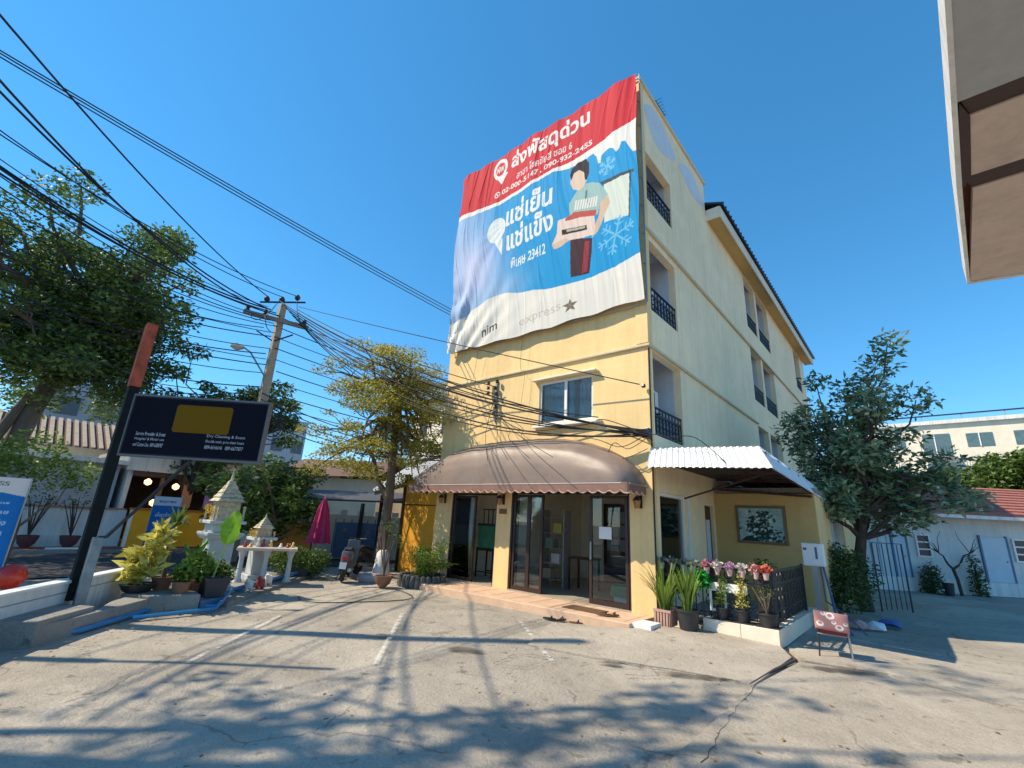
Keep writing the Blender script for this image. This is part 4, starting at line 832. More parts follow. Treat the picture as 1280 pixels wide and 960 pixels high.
for k, (x, y, c, l) in enumerate(((-.95, 12.2, (.72, .72, .74), 'white bag on the ground behind the chair'), (-.75, 12.9, (.05, .12, .40), 'blue bag on the ground farthest behind the chair'), (-1.2, 12.0, (.55, .30, .26), 'pinkish crumpled bag beside the blue bag'))):
    V = np.random.normal(size=(26, 3)); V /= np.linalg.norm(V, axis=1)[:, None]; V *= np.array([.22, .18, .16])*np.random.uniform(.7, 1.1, (26, 1)); V[:, 2] = np.abs(V[:, 2])
    bm = bmesh.new(); [bm.verts.new((x+v[0], y+v[1], v[2]+.02)) for v in V]; r_ = bmesh.ops.convex_hull(bm, input=bm.verts); me = bpy.data.meshes.new('bag'); bm.to_mesh(me); bm.free(); me.materials.append(mat('bag %d' % k, c, .5, .15)); o = bpy.data.objects.new('bag', me); COL.objects.link(o); tag(o, l, 'bag')

# =================================================================== RIGHT BACKGROUND
def tree(name, label, base, trunk_pts, r0, tips, crownr, per, leafsz, lm, bm_=BARK, asp=.45, flat=.8, group=None, cat='tree', droop=0, extra=()):
    t = thing(name, label, cat, base, group=group); b = MB(); n = len(trunk_pts)
    b.tube(trunk_pts, [r0*(1-.45*i/(n-1)) for i in range(n)], 10); top = Vector(trunk_pts[-1])
    cs = []; rs = []
    for tp in tips:
        tp = Vector(tp[:3]); st_ = Vector(trunk_pts[random.choice([n-2, n-1, n-1])]) if n > 2 else top
        P_ = limb(b, st_, tp, r0*.38, r0*.07, .07); cs.append(tp); rs.append(crownr*random.uniform(.7, 1.15))
        for k in range(3):
            q = P_[3]+Vector([random.uniform(-1, 1)*crownr*1.1 for _ in range(3)]); limb(b, P_[3], q, r0*.12, r0*.03, .1, 4); cs.append(q); rs.append(crownr*random.uniform(.4, .8))
    for e in extra: cs.append(Vector(e[:3])); rs.append(e[3])
    b.build('trunk', bm_, t, smooth=True)
    C = blob_pts(cs, rs, per, flat); V, F = leaf_mesh(C, leafsz, asp, droop=droop); npmesh('crown', V, F, lm, t, kind='stuff'); return t
tips = []
for k in range(30):
    a = random.uniform(0, 2*PI); rr = random.uniform(.5, 1.9); tips.append((-.85+rr*math.cos(a)*.95, 15.6+rr*math.sin(a)*1.1, random.uniform(2.6, 5.0)))
tips += [(.05, 15.6, 6.9), (-.3, 15.8, 6.3), (-1.7, 15.4, 6.0), (-1.0, 15.6, 5.7), (.4, 15.4, 5.2), (.5, 15.3, 3.2), (1.0, 15.2, 2.7), (-2.2, 15.2, 4.9), (-.5, 15.2, 5.6)]
tree('frangipani_tree', 'large dark leaved tree with pale flowers growing at the rear right of the yellow building', (-1.3, 15.2, 0), [(-1.3, 15.2, -.1), (-1.35, 15.2, .9), (-1.2, 15.3, 1.7), (-1.1, 15.3, 2.3)], .17, tips, .50, 600, .20, G_BLUE, BARKD, .38)
C = blob_pts([t_[:3] for t_ in tips[:26]], [.6]*26, 26, .8); V, F = leaf_mesh(C, .11, .9)
fo = thing('blossom_cluster', 'scattered pale blossoms in the lower crown of the dark tree', 'blossoms', (-1.3, 15.3, 4)); npmesh('petals', V, F, LEAF('pale petals', (.45, .45, .40), (.75, .72, .66), .2), fo, kind='stuff')
hedge_c = [(-2.0, 13.6, .5), (-1.5, 13.4, .6), (-1.4, 14.2, .9), (-2.1, 14.4, 1.0), (-1.75, 13.8, 1.1)]
hd = thing('green_bush', 'dense green bush growing beside the meter post under the tree', 'bush', (-1.7, 13.8, 0)); V, F = leaf_mesh(blob_pts(hedge_c, [.55]*5, 5200), .09); npmesh('foliage', V, F, G_DARK, hd, kind='stuff'); hs_ = stems(8, 1.1, .4, .02); npmesh('stems', hs_[0]+np.array([-1.7, 13.8, 0]), hs_[1], BARKD, hd, kind='stuff')
# metal lattice gate leaning by the tree
gt = thing('lattice_gate', 'tall dark metal lattice gate standing open beside the dark tree trunk', 'gate', (-.75, 15.9, 0))
MB().tube([(-1.02, 15.5, 0), (-1.02, 15.5, 1.62), (-.45, 16.15, 1.62), (-.45, 16.15, 0)], .02, 5).build('gate_frame', NAVY, gt)
for k in range(1, 6): f = k/6; bx('bar', -1.02+.57*f-.01, -1.02+.57*f+.01, 15.5+.65*f-.01, 15.5+.65*f+.01, .05, 1.6, NAVY, gt)
bx('crossbar', -1.0, -.99, 15.5, 15.51, .4, .42, NAVY, gt)
# bungalow behind, in the shade of the tall building
H0 = Vector((-1.6, 22.0, 0)); hd_ = Vector((4.2, 3.2, 0)).normalized(); hn = Vector((hd_.y, -hd_.x, 0))
def hp(s_, out, z): v = H0+hd_*s_+hn*out; return (v.x, v.y, z)
def hbox(b_, s0, s1, o0, o1, z0, z1):
    vs = [hp(s_, o_, z) for z in (z0, z1) for s_, o_ in ((s0, o0), (s1, o0), (s1, o1), (s0, o1))]; return b_.add(vs, [(0, 3, 2, 1), (4, 5, 6, 7), (0, 1, 5, 4), (1, 2, 6, 5), (2, 3, 7, 6), (3, 0, 4, 7)])
bun = thing('bungalow', 'low pale bungalow with a reddish roof across the yard at the right', 'house', hp(4, -2, 0))
PB = wall_paint('pale blue white paint', (.62, .66, .66), .15)
b = MB(); hbox(b, -3, 14, -5, -.12, 0, 2.7); b.build('wall', PB, bun)
hbox(MB(), -3, 14, -.118, -.05, 0, .45).build('plinth', WHT, bun)
RT = mat('red roof tile', (.36, .13, .10), .8, .2, 6)
b = MB(); b.add([hp(-3.4, .55, 2.78), hp(14.5, .55, 2.78), hp(14.5, -2.6, 4.05), hp(-3.4, -2.6, 4.05), hp(-3.4, -5.6, 2.78), hp(14.5, -5.6, 2.78), hp(-3.4, .55, 2.72), hp(14.5, .55, 2.72)], [(0, 1, 2, 3), (3, 2, 5, 4), (0, 1, 7, 6)]); rf = b.build('roof', RT, bun)
b = MB()
for k in range(10): f = k/10; z = 2.79+1.27*f; o_ = .55-3.15*f; hbox(b, -3.4, 14.5, o_-.32, o_, z+.0, z+.035)
b.build('tile_course', RT, rf)
hbox(MB(), -3.3, 14.4, .45, .56, 2.6, 2.715).build('fascia', WHT, bun)
BD = mat('light blue door', (.42, .56, .66), .5, .06)
for s0, s1, nm in ((4.08, 4.95, 'door'), (1.0, 1.45, 'door')):
    d_ = hbox(MB(), s0, s1, -.118, -.08, .46, 1.99).build(nm, BD, bun); hbox(MB(), s0-.06, s0, -.118, -.06, .46, 2.05).build('frame', mat('blue frame', (.08, .16, .26), .5, 0), d_); hbox(MB(), s1, s1+.06, -.118, -.06, .46, 2.05).build('frame', MATS['blue frame'], d_)
    hbox(MB(), s1-.12, s1-.07, -.08, -.04, 1.15, 1.2).build('handle', ALU, d_)
for s0, s1 in ((1.80, 2.32), (5.15, 5.72)):
    b = MB(); hbox(b, s0, s0+.06, -.118, -.05, 1.18, 1.98); hbox(b, s1-.06, s1, -.118, -.05, 1.18, 1.98)
    for z in (1.18, 1.43, 1.68, 1.93): hbox(b, s0+.06, s1-.06, -.118, -.05, z, z+.05)
    w_ = b.build('window', WHITE, bun); hbox(MB(), s0+.06, s1-.06, -.118, -.09, 1.2, 1.95).build('pane', mat('dark pane', (.03, .025, .05), .2, 0), w_)
for s_ in (.2, .5, .8): hbox(MB(), s_, s_+.12, -.118, -.09, .46, 1.9).build('wall_panel', BD, bun)
for (x, y, r_, h, m, l, per) in ((.05, 22.9, .42, .9, G_DARK, 'round dark shrub before the bungalow wall under its left window', 900), (1.25, 23.8, .28, 1.35, G_DARK, 'narrow upright dark shrub before the bungalow left of its door', 1400)):
    t = thing('yard_shrub', l, 'shrub', (x, y, 0)); n = 4; V, F = leaf_mesh(blob_pts([(x, y, h*(i+.5)/n) for i in range(n)], [r_*(1-.45*(i/n)) for i in range(n)], per*3), .10); npmesh('foliage', V, F, m, t, kind='stuff'); MB().tube([(x, y, 0), (x, y, h*.7)], .03, 5).build('stem', BARKD, t)
bt = thing('bare_tree', 'small leafless forked tree in front of the bungalow', 'tree', (.75, 23.1, 0)); b = MB(); b.tube([(.75, 23.1, 0), (.72, 23.1, .5), (.66, 23.1, .85)], .05, 6)
for q in ((.25, 23, 1.5), (1.3, 23.2, 1.55)):
    P_ = limb(b, (.66, 23.1, .85), q, .04, .015, .08)
    for k in range(4): z_ = Vector(q)+Vector((random.uniform(-.45, .45), random.uniform(-.3, .3), random.uniform(.1, .7))); limb(b, P_[4], z_, .015, .006, .1, 4)
b.build('trunk', BARKD, bt)
tag(MB().lathe([(.11, 0), (.15, .4), (.14, .4)], (.45, 22.7, 0), 12).build('dark_pot', POTB, smooth=True), 'tall dark pot between the bare tree and the round shrub', 'pot')
# distant cream apartment block and trees
ap_ = thing('far_apartment_block', 'distant cream apartment block with balconies behind the bungalow', 'building', (8, 62, 0))
A0 = Vector((-6, 58.5, 0)); ad = Vector((1, -.05, 0)).normalized(); an = Vector((-.05, -1, 0)).normalized()
def abox(b_, s0, s1, o0, o1, z0, z1):
    vs = [tuple(A0+ad*s_+an*o_+Vector((0, 0, z))) for z in (z0, z1) for s_, o_ in ((s0, o0), (s1, o0), (s1, o1), (s0, o1))]; return b_.add(vs, [(0, 3, 2, 1), (4, 5, 6, 7), (0, 1, 5, 4), (1, 2, 6, 5), (2, 3, 7, 6), (3, 0, 4, 7)])
abox(MB(), 0, 34, -14, 0, 0, 12.4).build('wall', CREAM, ap_); abox(MB(), -.3, 34.3, -14.3, .3, 12.4, 12.75).build('roof_edge', WHT, ap_)
abox(MB(), 2, 33, -.5, -.35, 13.3, 13.42).build('roof_rail', NAVY, ap_)
for k in range(12): abox(MB(), 2+k*2.8, 2.06+k*2.8, -.5, -.4, 12.75, 13.3).build('rail_post', ALU, ap_)
wg = mat('far window glass', (.10, .16, .17), .15, .2)
for fl_ in range(4):
    for k in range(10):
        s0 = 4.4+k*3.0; z0 = 10.2-fl_*2.9
        if k % 3 == 1: o = abox(MB(), s0, s0+1.9, .002, .08, z0-.7, z0+1.3).build('balcony_door', wg, ap_); b = MB(); abox(b, s0-.2, s0+2.1, .08, .9, z0-.95, z0-.8); b.build('balcony_floor', WHT, ap_); b = MB(); [abox(b, s0-.2+i*.19, s0-.17+i*.19, .85, .88, z0-.8, z0+.1) for i in range(13)]; b.build('balcony_bars', NAVY, ap_)
        else: o = abox(MB(), s0, s0+1.7, .002, .05, z0, z0+1.2).build('window', wg, ap_)
        b = MB(); abox(b, s0+.80, s0+.88, .051, .10, z0 if k % 3 != 1 else z0-.7, z0+1.2); b.build('frame', WHITE, o)
for i, (x, y, h, r_, l) in enumerate(((4.6, 35.5, 7.2, 1.5, 'round green tree behind the bungalow roof at the right edge'), (2.9, 35.5, 6.6, 1.3, 'dark green tree behind the bungalow roof, left of the rightmost one'), (1.0, 30, 5.5, 1.2, 'low green tree just behind the left end of the red roof'), (7.5, 37, 8.2, 1.8, 'taller tree at the far right behind the bungalow'))):
    tree('background_tree', l, (x, y, 0), [(x, y, 0), (x, y, h*.3), (x+.1, y, h*.6)], .16, [(x+random.uniform(-1, 1)*r_, y+random.uniform(-1, 1)*r_, h*.62+random.uniform(0, 1)*r_) for _ in range(11)], r_*.62, 750, .24, G_MID, BARKD, .5, group='trees behind the bungalow')

# overhanging eave of the neighbouring porch, upper right
nb = thing('porch_roof', 'pale underside of a neighbouring roof jutting in at the upper right', 'roof', (3, 3, 0))
PS = wall_paint('soffit paint', (.62, .50, .43), .2)
b = MB(); b.prism([(.42, 1.5), (.535, 3.235), (6, 3.2), (6, 1.5)], 'z', 4.2, 4.26).build('soffit_panel', wall_paint('grey soffit', (.40, .41, .42), .1), nb)
MB().prism([(.60, 3.40), (.64, 4.06), (6, 3.9), (6, 3.30)], 'z', 4.2, 4.26).build('soffit_panel', PS, nb)
MB().prism([(.66, 4.24), (.735, 5.94), (6, 6.9), (6, 4.10)], 'z', 4.2, 4.26).build('soffit_panel', PS, nb)
DB = mat('dark beam', (.045, .02, .018), .6, .2)
MB().prism([(.55, 3.24), (.60, 3.395), (6, 3.295), (6, 3.205)], 'z', 4.21, 4.30).build('beam', DB, nb); MB().prism([(.60, 4.065), (.655, 4.235), (6, 4.095), (6, 3.905)], 'z', 4.21, 4.30).build('beam', DB, nb); MB().prism([(.545, 3.25), (.60, 3.40), (.64, 4.06), (.605, 4.2), (.575, 4.0)], 'z', 4.195, 4.30).build('beam', DB, nb)
MB().prism([(.40, 1.5), (.42, 1.5), (.60, 4.2), (.735, 5.95), (.715, 5.99), (.57, 4.2)], 'z', 4.19, 4.40).build('fascia', WHT, nb); MB().prism([(.735, 5.95), (6, 6.91), (6, 6.95), (.72, 5.99)], 'z', 4.19, 4.40).build('fascia', WHT, nb)
MB().prism([(.40, 1.5), (.72, 5.99), (6, 6.95), (6, 1.5)], 'z', 4.41, 4.46).build('roof_sheet', RT, nb)
for x, y in ((5.7, 2), (5.7, 6.4)): MB().box(x-.1, x+.1, y-.1, y+.1, 0, 4.2).build('post', WHT, nb)

# =================================================================== LEFT: low wall, kerb stones, pipes, sign
W0 = Vector((-7.2, -.16, 0)); W1 = Vector((-10.45, 2.22, 0)); wd_ = (W1-W0).normalized(); wn_ = Vector((wd_.y, -wd_.x, 0))*-1   # wn_ points away from the lot
if wn_.x > 0: wn_ = -wn_
def wbox(b_, s0, s1, o0, o1, z0, z1):
    vs = [tuple(W0+wd_*s_+wn_*o_+Vector((0, 0, z))) for z in (z0, z1) for s_, o_ in ((s0, o0), (s1, o0), (s1, o1), (s0, o1))]; return b_.add(vs, [(0, 3, 2, 1), (4, 5, 6, 7), (0, 1, 5, 4), (1, 2, 6, 5), (2, 3, 7, 6), (3, 0, 4, 7)])
lw = thing('low_wall', 'low white boundary wall at the left edge of the parking lot', 'wall', tuple(W0))
wbox(MB(), -6, (W1-W0).length, 0, .14, 0, .53).build('wall_body', WHT, lw); wbox(MB(), -6, (W1-W0).length+.02, -.02, .16, .53, .57).build('coping', WHITE, lw, bevel=.008)
wbox(MB(), -6, (W1-W0).length, -.004, 0, .41, .425).build('groove', mat('groove', (.3, .3, .3), .9, 0), lw)
ks = thing('kerb_stones', 'row of big grey concrete kerb blocks at the foot of the low white wall', 'kerb', (-8.5, 1, 0))
def blk(pts, z0, z1, m=SLAB): return MB().prism(pts, 'z', z0, z1).build('kerb_block', m, ks, bevel=.015)
blk([(-7.10, -.1), (-6.1, -.9), (-7.0, -1.9), (-8.3, -.6)], -.02, .27); blk([(-8.0, .45), (-7.15, -.06), (-8.25, -.58), (-8.6, .3)], -.02, .275)
blk([(-8.22, .40), (-8.00, .95), (-8.72, 1.55), (-9.15, 1.25), (-8.9, .9)], -.02, .28); blk([(-8.03, .97), (-8.33, 1.30), (-9.35, 2.28), (-9.78, 2.0), (-8.76, 1.57)], -.02, .22) ; blk([(-9.37, 2.30), (-9.15, 2.95), (-9.95, 3.0), (-10.35, 2.4), (-9.80, 2.02)], -.02, .26)
BLB = mat('blue painted kerb', (.06, .16, .27), .7, .3, 4)
MB().prism([(-9.14, 2.97), (-9.35, 3.35), (-10.2, 3.6), (-10.9, 3.2), (-10.0, 2.9)], 'z', -.02, .16).build('painted_kerb_block', BLB, ks, bevel=.01)
PP = [[(-8.30, 1.10, .05), (-8.42, 1.42, .05), (-9.45, 2.42, .06), (-9.15, 3.22, .06), (-10.25, 3.72, .08), (-12.9, 6.75, .08), (-13.2, 6.9, .08)], [(-9.02, 3.22, .12), (-10.15, 3.78, .15), (-12.85, 6.83, .15)], [(-8.9, 2.05, .05), (-9.0, 3.16, .05), (-9.0, 3.2, .14)]]
for i, P_ in enumerate(PP):
    tag(MB().tube(P_, .035 if i < 2 else .03, 8).build('water_pipe', PIPE, smooth=True), ('long blue water pipe running on the ground along the kerb blocks', 'upper blue pipe lying beside the shrine plot', 'short blue pipe with an elbow at the bend of the water pipe')[i], 'pipe')
tag(MB().tube([(-9.3+1.0*math.cos(a)+.1*math.sin(3*a), 6.0+1.15*math.sin(a)+.12*math.cos(2*a), .015) for a in np.linspace(-1.9, 2.7, 50)], .009, 5).build('garden_hose', RUBBER), 'thin black hose lying across the parking lot by the planter', 'hose')
tag(MB().tube([(-7.4+.3*math.cos(a)*(1+.2*math.sin(3*a)), -.25+.35*math.sin(a), .02+.01*a/6) for a in np.linspace(0, 18, 50)], .014, 5).build('coiled_rope', mat('dark green rope', (.03, .07, .06), .8, 0)), 'dark green rope coiled on the ground at the left edge', 'rope')

# sign on its post
sg = thing('hanging_signboard', 'black signboard with a golden brown redaction block and small white lettering on a tall post', 'sign', (-9.2, 1.35, .3))
S0 = Vector((-9.17, 1.42, 0)); sdn = Vector((1.43, 1.42, 0)).normalized(); sn = Vector((sdn.y, -sdn.x, 0))
def sp(s_, out, z): v = S0+sdn*s_+sn*out; return (v.x, v.y, z)
def sbox(b_, s0, s1, o0, o1, z0, z1):
    vs = [sp(s_, o_, z) for z in (z0, z1) for s_, o_ in ((s0, o0), (s1, o0), (s1, o1), (s0, o1))]; return b_.add(vs, [(0, 3, 2, 1), (4, 5, 6, 7), (0, 1, 5, 4), (1, 2, 6, 5), (2, 3, 7, 6), (3, 0, 4, 7)])
NB = mat('navy sign paint', (.006, .006, .018), .6, .1)
sbox(MB(), 0, 2.06, -.04, .04, 2.36, 3.28).build('sign_box', NB, sg, bevel=.01)
b = MB(); sbox(b, -.02, 2.08, -.055, .055, 2.33, 2.36); sbox(b, -.02, 2.08, -.055, .055, 3.28, 3.31); sbox(b, -.02, 0, -.055, .055, 2.36, 3.28); sbox(b, 2.06, 2.08, -.055, .055, 2.36, 3.28); b.build('sign_frame', mat('dark aluminium', (.12, .12, .13), .5, .1), sg)
cv = Canvas(.02, 2.04, 2.38, 3.26, 640, 280, (.004, .004, .011)); 
cv.poly([(.70, 2.74), (1.50, 2.74), (1.53, 2.77), (1.53, 3.15), (1.50, 3.18), (.70, 3.18), (.67, 3.15), (.67, 2.77)], (.17, .085, .002))  # redaction rectangle drawn as a printed panel, not sign artwork
for i, s_ in enumerate(('Service Provider & Event', 'Hospital & Hotel use', 'and Cotton Use  089-6288787')): cv.text(s_, .16, 2.66-i*.085, .44, .055, (.5, .5, .55), .0)
for i, s_ in enumerate(('Dry Cleaning & Event', 'Double wash, pure clean house', '089-6646646   089-6677877')): cv.text(s_, 1.22, 2.68-i*.085, .58, .055, (.5, .5, .55), .0)
cv.sheet('sign_face', lambda X, Z: np.stack([S0.x+sdn.x*X+sn.x*.043, S0.y+sdn.y*X+sn.y*.043, Z], -1), PRINT, sg)
MB().box(-9.33, -9.15, 1.28, 1.42, .3, 3.42).build('post', mat('black post paint', (.012, .015, .015), .75, .3, 3, spec=.15), sg, bevel=.01)
MB().box(-9.34, -9.14, 1.27, 1.42, 3.42, 4.50).build('red_post_top', mat('rusty red paint', (.38, .07, .03), .8, .45, 6, .5, 30), sg, bevel=.01)
MB().box(-9.10, -8.96, 1.36, 1.48, .25, 1.15).build('steel_foot', mat('weathered steel', (.22, .25, .26), .5, .25, 7, metal=.3), sg, bevel=.01)
MB().tube([(-9.09, 1.44, 1.14), (-8.98, 1.50, 1.16), sp(1.05, .0, 2.33)], .028, 6).build('brace', BLACK, sg)
# second sign, whose shadow falls across the lot
s2 = thing('side_signboard', 'signboard on a post just outside the left edge that shades the parking lot', 'sign', (-9.9, -1.6, 0))
MB().prism([(-11.65, -3.25), (-9.90, -1.52), (-9.96, -1.46), (-11.71, -3.19)], 'z', 6.8, 7.25).build('board', NB, s2); MB().box(-11.82, -11.70, -3.35, -3.23, 0, 7.3).build('post', BLACK, s2)
s2.location = (-11.76, -3.29, 0)
for c_ in s2.children: c_.location = -s2.location+Vector((-9.9, -1.6, 0))
np_ = thing('near_utility_pole', 'concrete pole just outside the left edge whose thin shadow crosses the lot', 'utility pole', (-13.1, -2.55, 0))
MB().add([(-13.1+sx*w_, -2.55+sy*w_, z) for z, w_ in ((0, .12), (14, .09)) for sx, sy in ((-1, -1), (1, -1), (1, 1), (-1, 1))], [(0, 3, 2, 1), (4, 5, 6, 7), (0, 1, 5, 4), (1, 2, 6, 5), (2, 3, 7, 6), (3, 0, 4, 7)]).build('shaft', SLAB, np_)

# roll up banner and red plastic things left of the wall
rb = thing('stand_banner', 'blue advertising stand banner beyond the low wall at the left edge', 'banner', (-10.2, .6, 0))
B0 = Vector((-11.55, -.28, 0)); bd_ = Vector((.08, 1.0, 0)).normalized()
cv = Canvas(0, 1.0, .35, 1.95, 110, 170, (.015, .17, .48)); cv.poly([(0, 1.72), (.35, 1.74), (.7, 1.70), (1, 1.64), (1, 1.95), (0, 1.95)], (.66, .64, .62)); cv.text('EXPRESS', .25, 1.81, .5, .07, (.12, .12, .13), .02)
for i, (s_, x_, w__) in enumerate((('◯ express', .32, .5), ('ส่งพัสดุทั่วไทย', .15, .7), ('แช่เย็น แช่แข็ง', .12, .74), ('ส่งด่วน', .4, .45))): cv.text(s_, x_, 1.50-.16*i, w__, .09, (.50, .62, .75), .02)
cv.ell(.55, .86, .07, .09, (.6, .45, .36)); cv.ell(.56, .92, .08, .06, (.02, .02, .03)); cv.poly([(.35, .5), (.4, .75), (.7, .78), (.78, .5)], (.3, .42, .45)); cv.poly([(.3, .45), (.3, .62), (.62, .66), (.62, .47)], (.5, .32, .28)); cv.poly([(.0, .35), (.5, .35), (.45, .45), (0, .5)], (.35, .02, .02))
cv.sheet('banner_face', lambda X, Z: np.stack([B0.x+bd_.x*X+.03*np.sin(Z*3), B0.y+bd_.y*X, Z], -1), PRINT, rb)
MB().tube([(B0.x-.02, B0.y, .0), (B0.x-.02, B0.y, 1.97)], .012, 5).tube([(B0.x+.12-.02, B0.y+.99, 0), (B0.x+.12-.02, B0.y+.99, 1.93)], .012, 5).build('pole', ALU, rb)
RBM = mat('red plastic', (.50, .03, .015), .25, .2, 6)
for i, (x, y, z, r_, l) in enumerate(((-10.85, .80, .45, .19, 'large glossy red ball behind the low white wall'), (-10.8, .40, .40, .14, 'smaller red ball at the left behind the low wall'))):
    tag(MB().lathe([(r_*math.sin(a)+.001, -r_*math.cos(a)) for a in np.linspace(0.05, PI-.05, 10)], (x, y, z), 14).build('red_ball', RBM, smooth=True), l, 'ball')
    
# =================================================================== SHRINE PLOT with pots
quadsheet('shrine_plot', [(-10.0, 3.0), (-9.35, 3.45), (-12.9, 7.0), (-14.6, 6.0), (-11.9, 2.6)], .06, SLAB, th=.1)
SW = mat('shrine grey white paint', (.50, .52, .52), .7, .15, 5)
def shrine(name, label, c, tiers, top, hh, rot=.78, scale=1.0):
    t = thing(name, label, 'shrine', c); M_ = Matrix.Rotation(rot-PI/4, 3, 'Z')
    def rb_(r, z0, z1, m, nm, par=t, r2=None):
        r2 = r2 or r; vs = [Vector(c)+M_ @ Vector((sx*rr, sy*rr, z)) for z, rr in ((z0, r), (z1, r2)) for sx, sy in ((-1, -1), (1, -1), (1, 1), (-1, 1))]
        return MB().add(vs, [(0, 3, 2, 1), (4, 5, 6, 7), (0, 1, 5, 4), (1, 2, 6, 5), (2, 3, 7, 6), (3, 0, 4, 7)]).build(nm, m, par, bevel=.01)
    z = 0
    for r, h, r2 in tiers: rb_(r*scale, z, z+h, SW, 'pedestal_tier', t, r2*scale); z += h+.001
    GD = mat('gilded cream', (.46, .40, .27), .6, .5, 16)
    ho = rb_(.20*scale, z, z+hh*.4, GD, 'spirit_house', t)
    for sx in (-1, 1):
        for sy in (-1, 1): p = Vector(c)+M_ @ Vector((sx*.26*scale, sy*.26*scale, 0)); MB().lathe([(.028, 0), (.02, hh*.2), (.03, hh*.38)], (p.x, p.y, z), 8).build('column', GD, ho)
    zz = z+hh*.4
    for k in range(5): r = (.27-.048*k)*scale; rb_(r, zz, zz+hh*.09, GD, 'roof_tier', ho, r*.72); zz += hh*.091
    MB().lathe([(.05, 0), (.03, hh*.12), (.008, hh*.34)], (c[0], c[1], zz), 8).build('spire', GD, ho)
    V, F = leaf_mesh(blob_pts([Vector((c[0], c[1], z+hh*.25))+M_ @ Vector((.1, -.27*scale, 0)), Vector((c[0], c[1], z+hh*.32))+M_ @ Vector((-.15, -.27*scale, 0))], [.11, .09], 12000), .04); npmesh('garland', V, F, LEAF('marigold petals', (.65, .38, .01), (.85, .60, .03), .3), t, kind='stuff'); return t
shrine('spirit_house_shrine', 'tall white pedestal shrine with gilded spirit house and yellow garlands', (-10.7, 3.55, .06), [(.36, .10, .36), (.30, .12, .26), (.22, .75, .22), (.27, .08, .33), (.33, .05, .33), (.24, .16, .24), (.33, .06, .33)], 0, .92)
shrine('small_shrine', 'smaller cream spirit house shrine standing behind the tall white one', (-12.0, 4.9, .06), [(.34, .12, .34), (.24, .75, .24), (.36, .07, .36)], 0, .5, scale=.72)
al = thing('offering_table', 'long stone offering table with pillars and small figures in front of the shrines', 'table', (-11.9, 5.0, .06))
o_ = Vector((-11.9, 4.6, 0)); e1 = Vector((.40, .90, 0)).normalized(); 
def lbox(b_, c_, hx, hy, z0, z1, ex_=e1):
    ey_ = Vector((-ex_.y, ex_.x, 0)); vs = [tuple(Vector((c_[0], c_[1], z))+ex_*sx*hx+ey_*sy*hy) for z in (z0, z1) for sx, sy in ((-1, -1), (1, -1), (1, 1), (-1, 1))]; return b_.add(vs, [(0, 3, 2, 1), (4, 5, 6, 7), (0, 1, 5, 4), (1, 2, 6, 5), (2, 3, 7, 6), (3, 0, 4, 7)])
lbox(MB(), (-11.55, 4.9), .62, .30, .74, .80).build('top', mat('marble top', (.60, .48, .38), .5, .2), al, bevel=.01)
for k in (-.5, 0, .5): p = Vector((-11.55, 4.9, 0))+e1*k; MB().lathe([(.10, 0), (.06, .1), (.05, .5), (.10, .68)], (p.x, p.y, .06), 10).build('pillar', SW, al, smooth=True)
figm = [mat('figure red', (.35, .05, .04), .5, .2), mat('figure gold', (.6, .42, .1), .4, .2), mat('figure white', (.7, .68, .62), .5, .1)]
for k in range(8):
    p = Vector((-11.55, 4.9, 0))+e1*(-.52+k*.15)+Vector((.12*random.uniform(-1, 1), 0, 0)); h = random.uniform(.09, .22)
    tag(MB().lathe([(.04, 0), (.045, h*.3), (.02, h*.6), (.032, h*.75), (.005, h)], (p.x, p.y, .801), 8).build('offering_figure', figm[k % 3], smooth=True), ('small %s offering figure, number %s from the left on the stone table' % (('red', 'gilded', 'white')[k % 3], ('one', 'two', 'three', 'four', 'five', 'six', 'seven', 'eight')[k])), 'figurine', 'offerings on the stone table')
for k, (x, y, m, l) in enumerate(((-10.35, 4.15, figm[2], 'white elephant like figure on the shrine plot, nearest the square pot'), (-10.55, 4.45, figm[0], 'dark red animal figure on the shrine plot behind the white one'), (-10.9, 4.75, figm[2], 'white animal figure on the shrine plot, farthest from the square pot'))):
    t = thing('animal_figure', l, 'figurine', (x, y, .06)); MB().lathe([(.001, .10), (.07, .13), (.09, .2), (.07, .27), (.001, .29)], (x, y, .0), 10).build('body', m, t, smooth=True); MB().lathe([(.001, 0), (.045, .04), (.045, .08), (.001, .11)], (x+.08, y-.06, .22), 8).build('head', m, t, smooth=True)
    for sx in (-1, 1):
        for sy in (-1, 1): MB().tube([(x+sx*.04, y+sy*.05, .06), (x+sx*.04, y+sy*.05, .16)], .018, 5).build('leg', m, t)
# plants of the left row
def P3(x, y, z): return (x, y, z)
C = blob_pts([(-.1, -.05, .15), (-.12, -.05, .38), (0, .08, .52), (.08, .14, .82), (.04, .12, .68), (.03, .05, .25)], [.19, .16, .16, .12, .14, .18], 2600); V, F = leaf_mesh(C, .21, .36, up=-.1, droop=-.35)
plant('croton_plant', 'bright yellow leaved croton in a wide black pot at the left of the row', 'potted plant', (-9.85, 2.22, .23), (.24, .16, 'bowl'), [('foliage', V, F, G_YEL)])
pp_ = blades(44, .42, .045, 1.6, base=(.02, 0, .82), rad=.02, curl=1.1)
t = plant('dwarf_palm', 'slim palm like plant with a bare brown stem between croton and leafy shrub', 'potted plant', (-10.0, 2.58, .26), (.16, .20, 'r'), [('foliage', pp_[0], pp_[1], G_MID)], potmat=POTT)
MB().tube([(-10.0, 2.58, .42), (-9.97, 2.58, .85), (-9.98, 2.59, 1.28)], [.045, .035, .03], 8).build('stem', BARK, t)
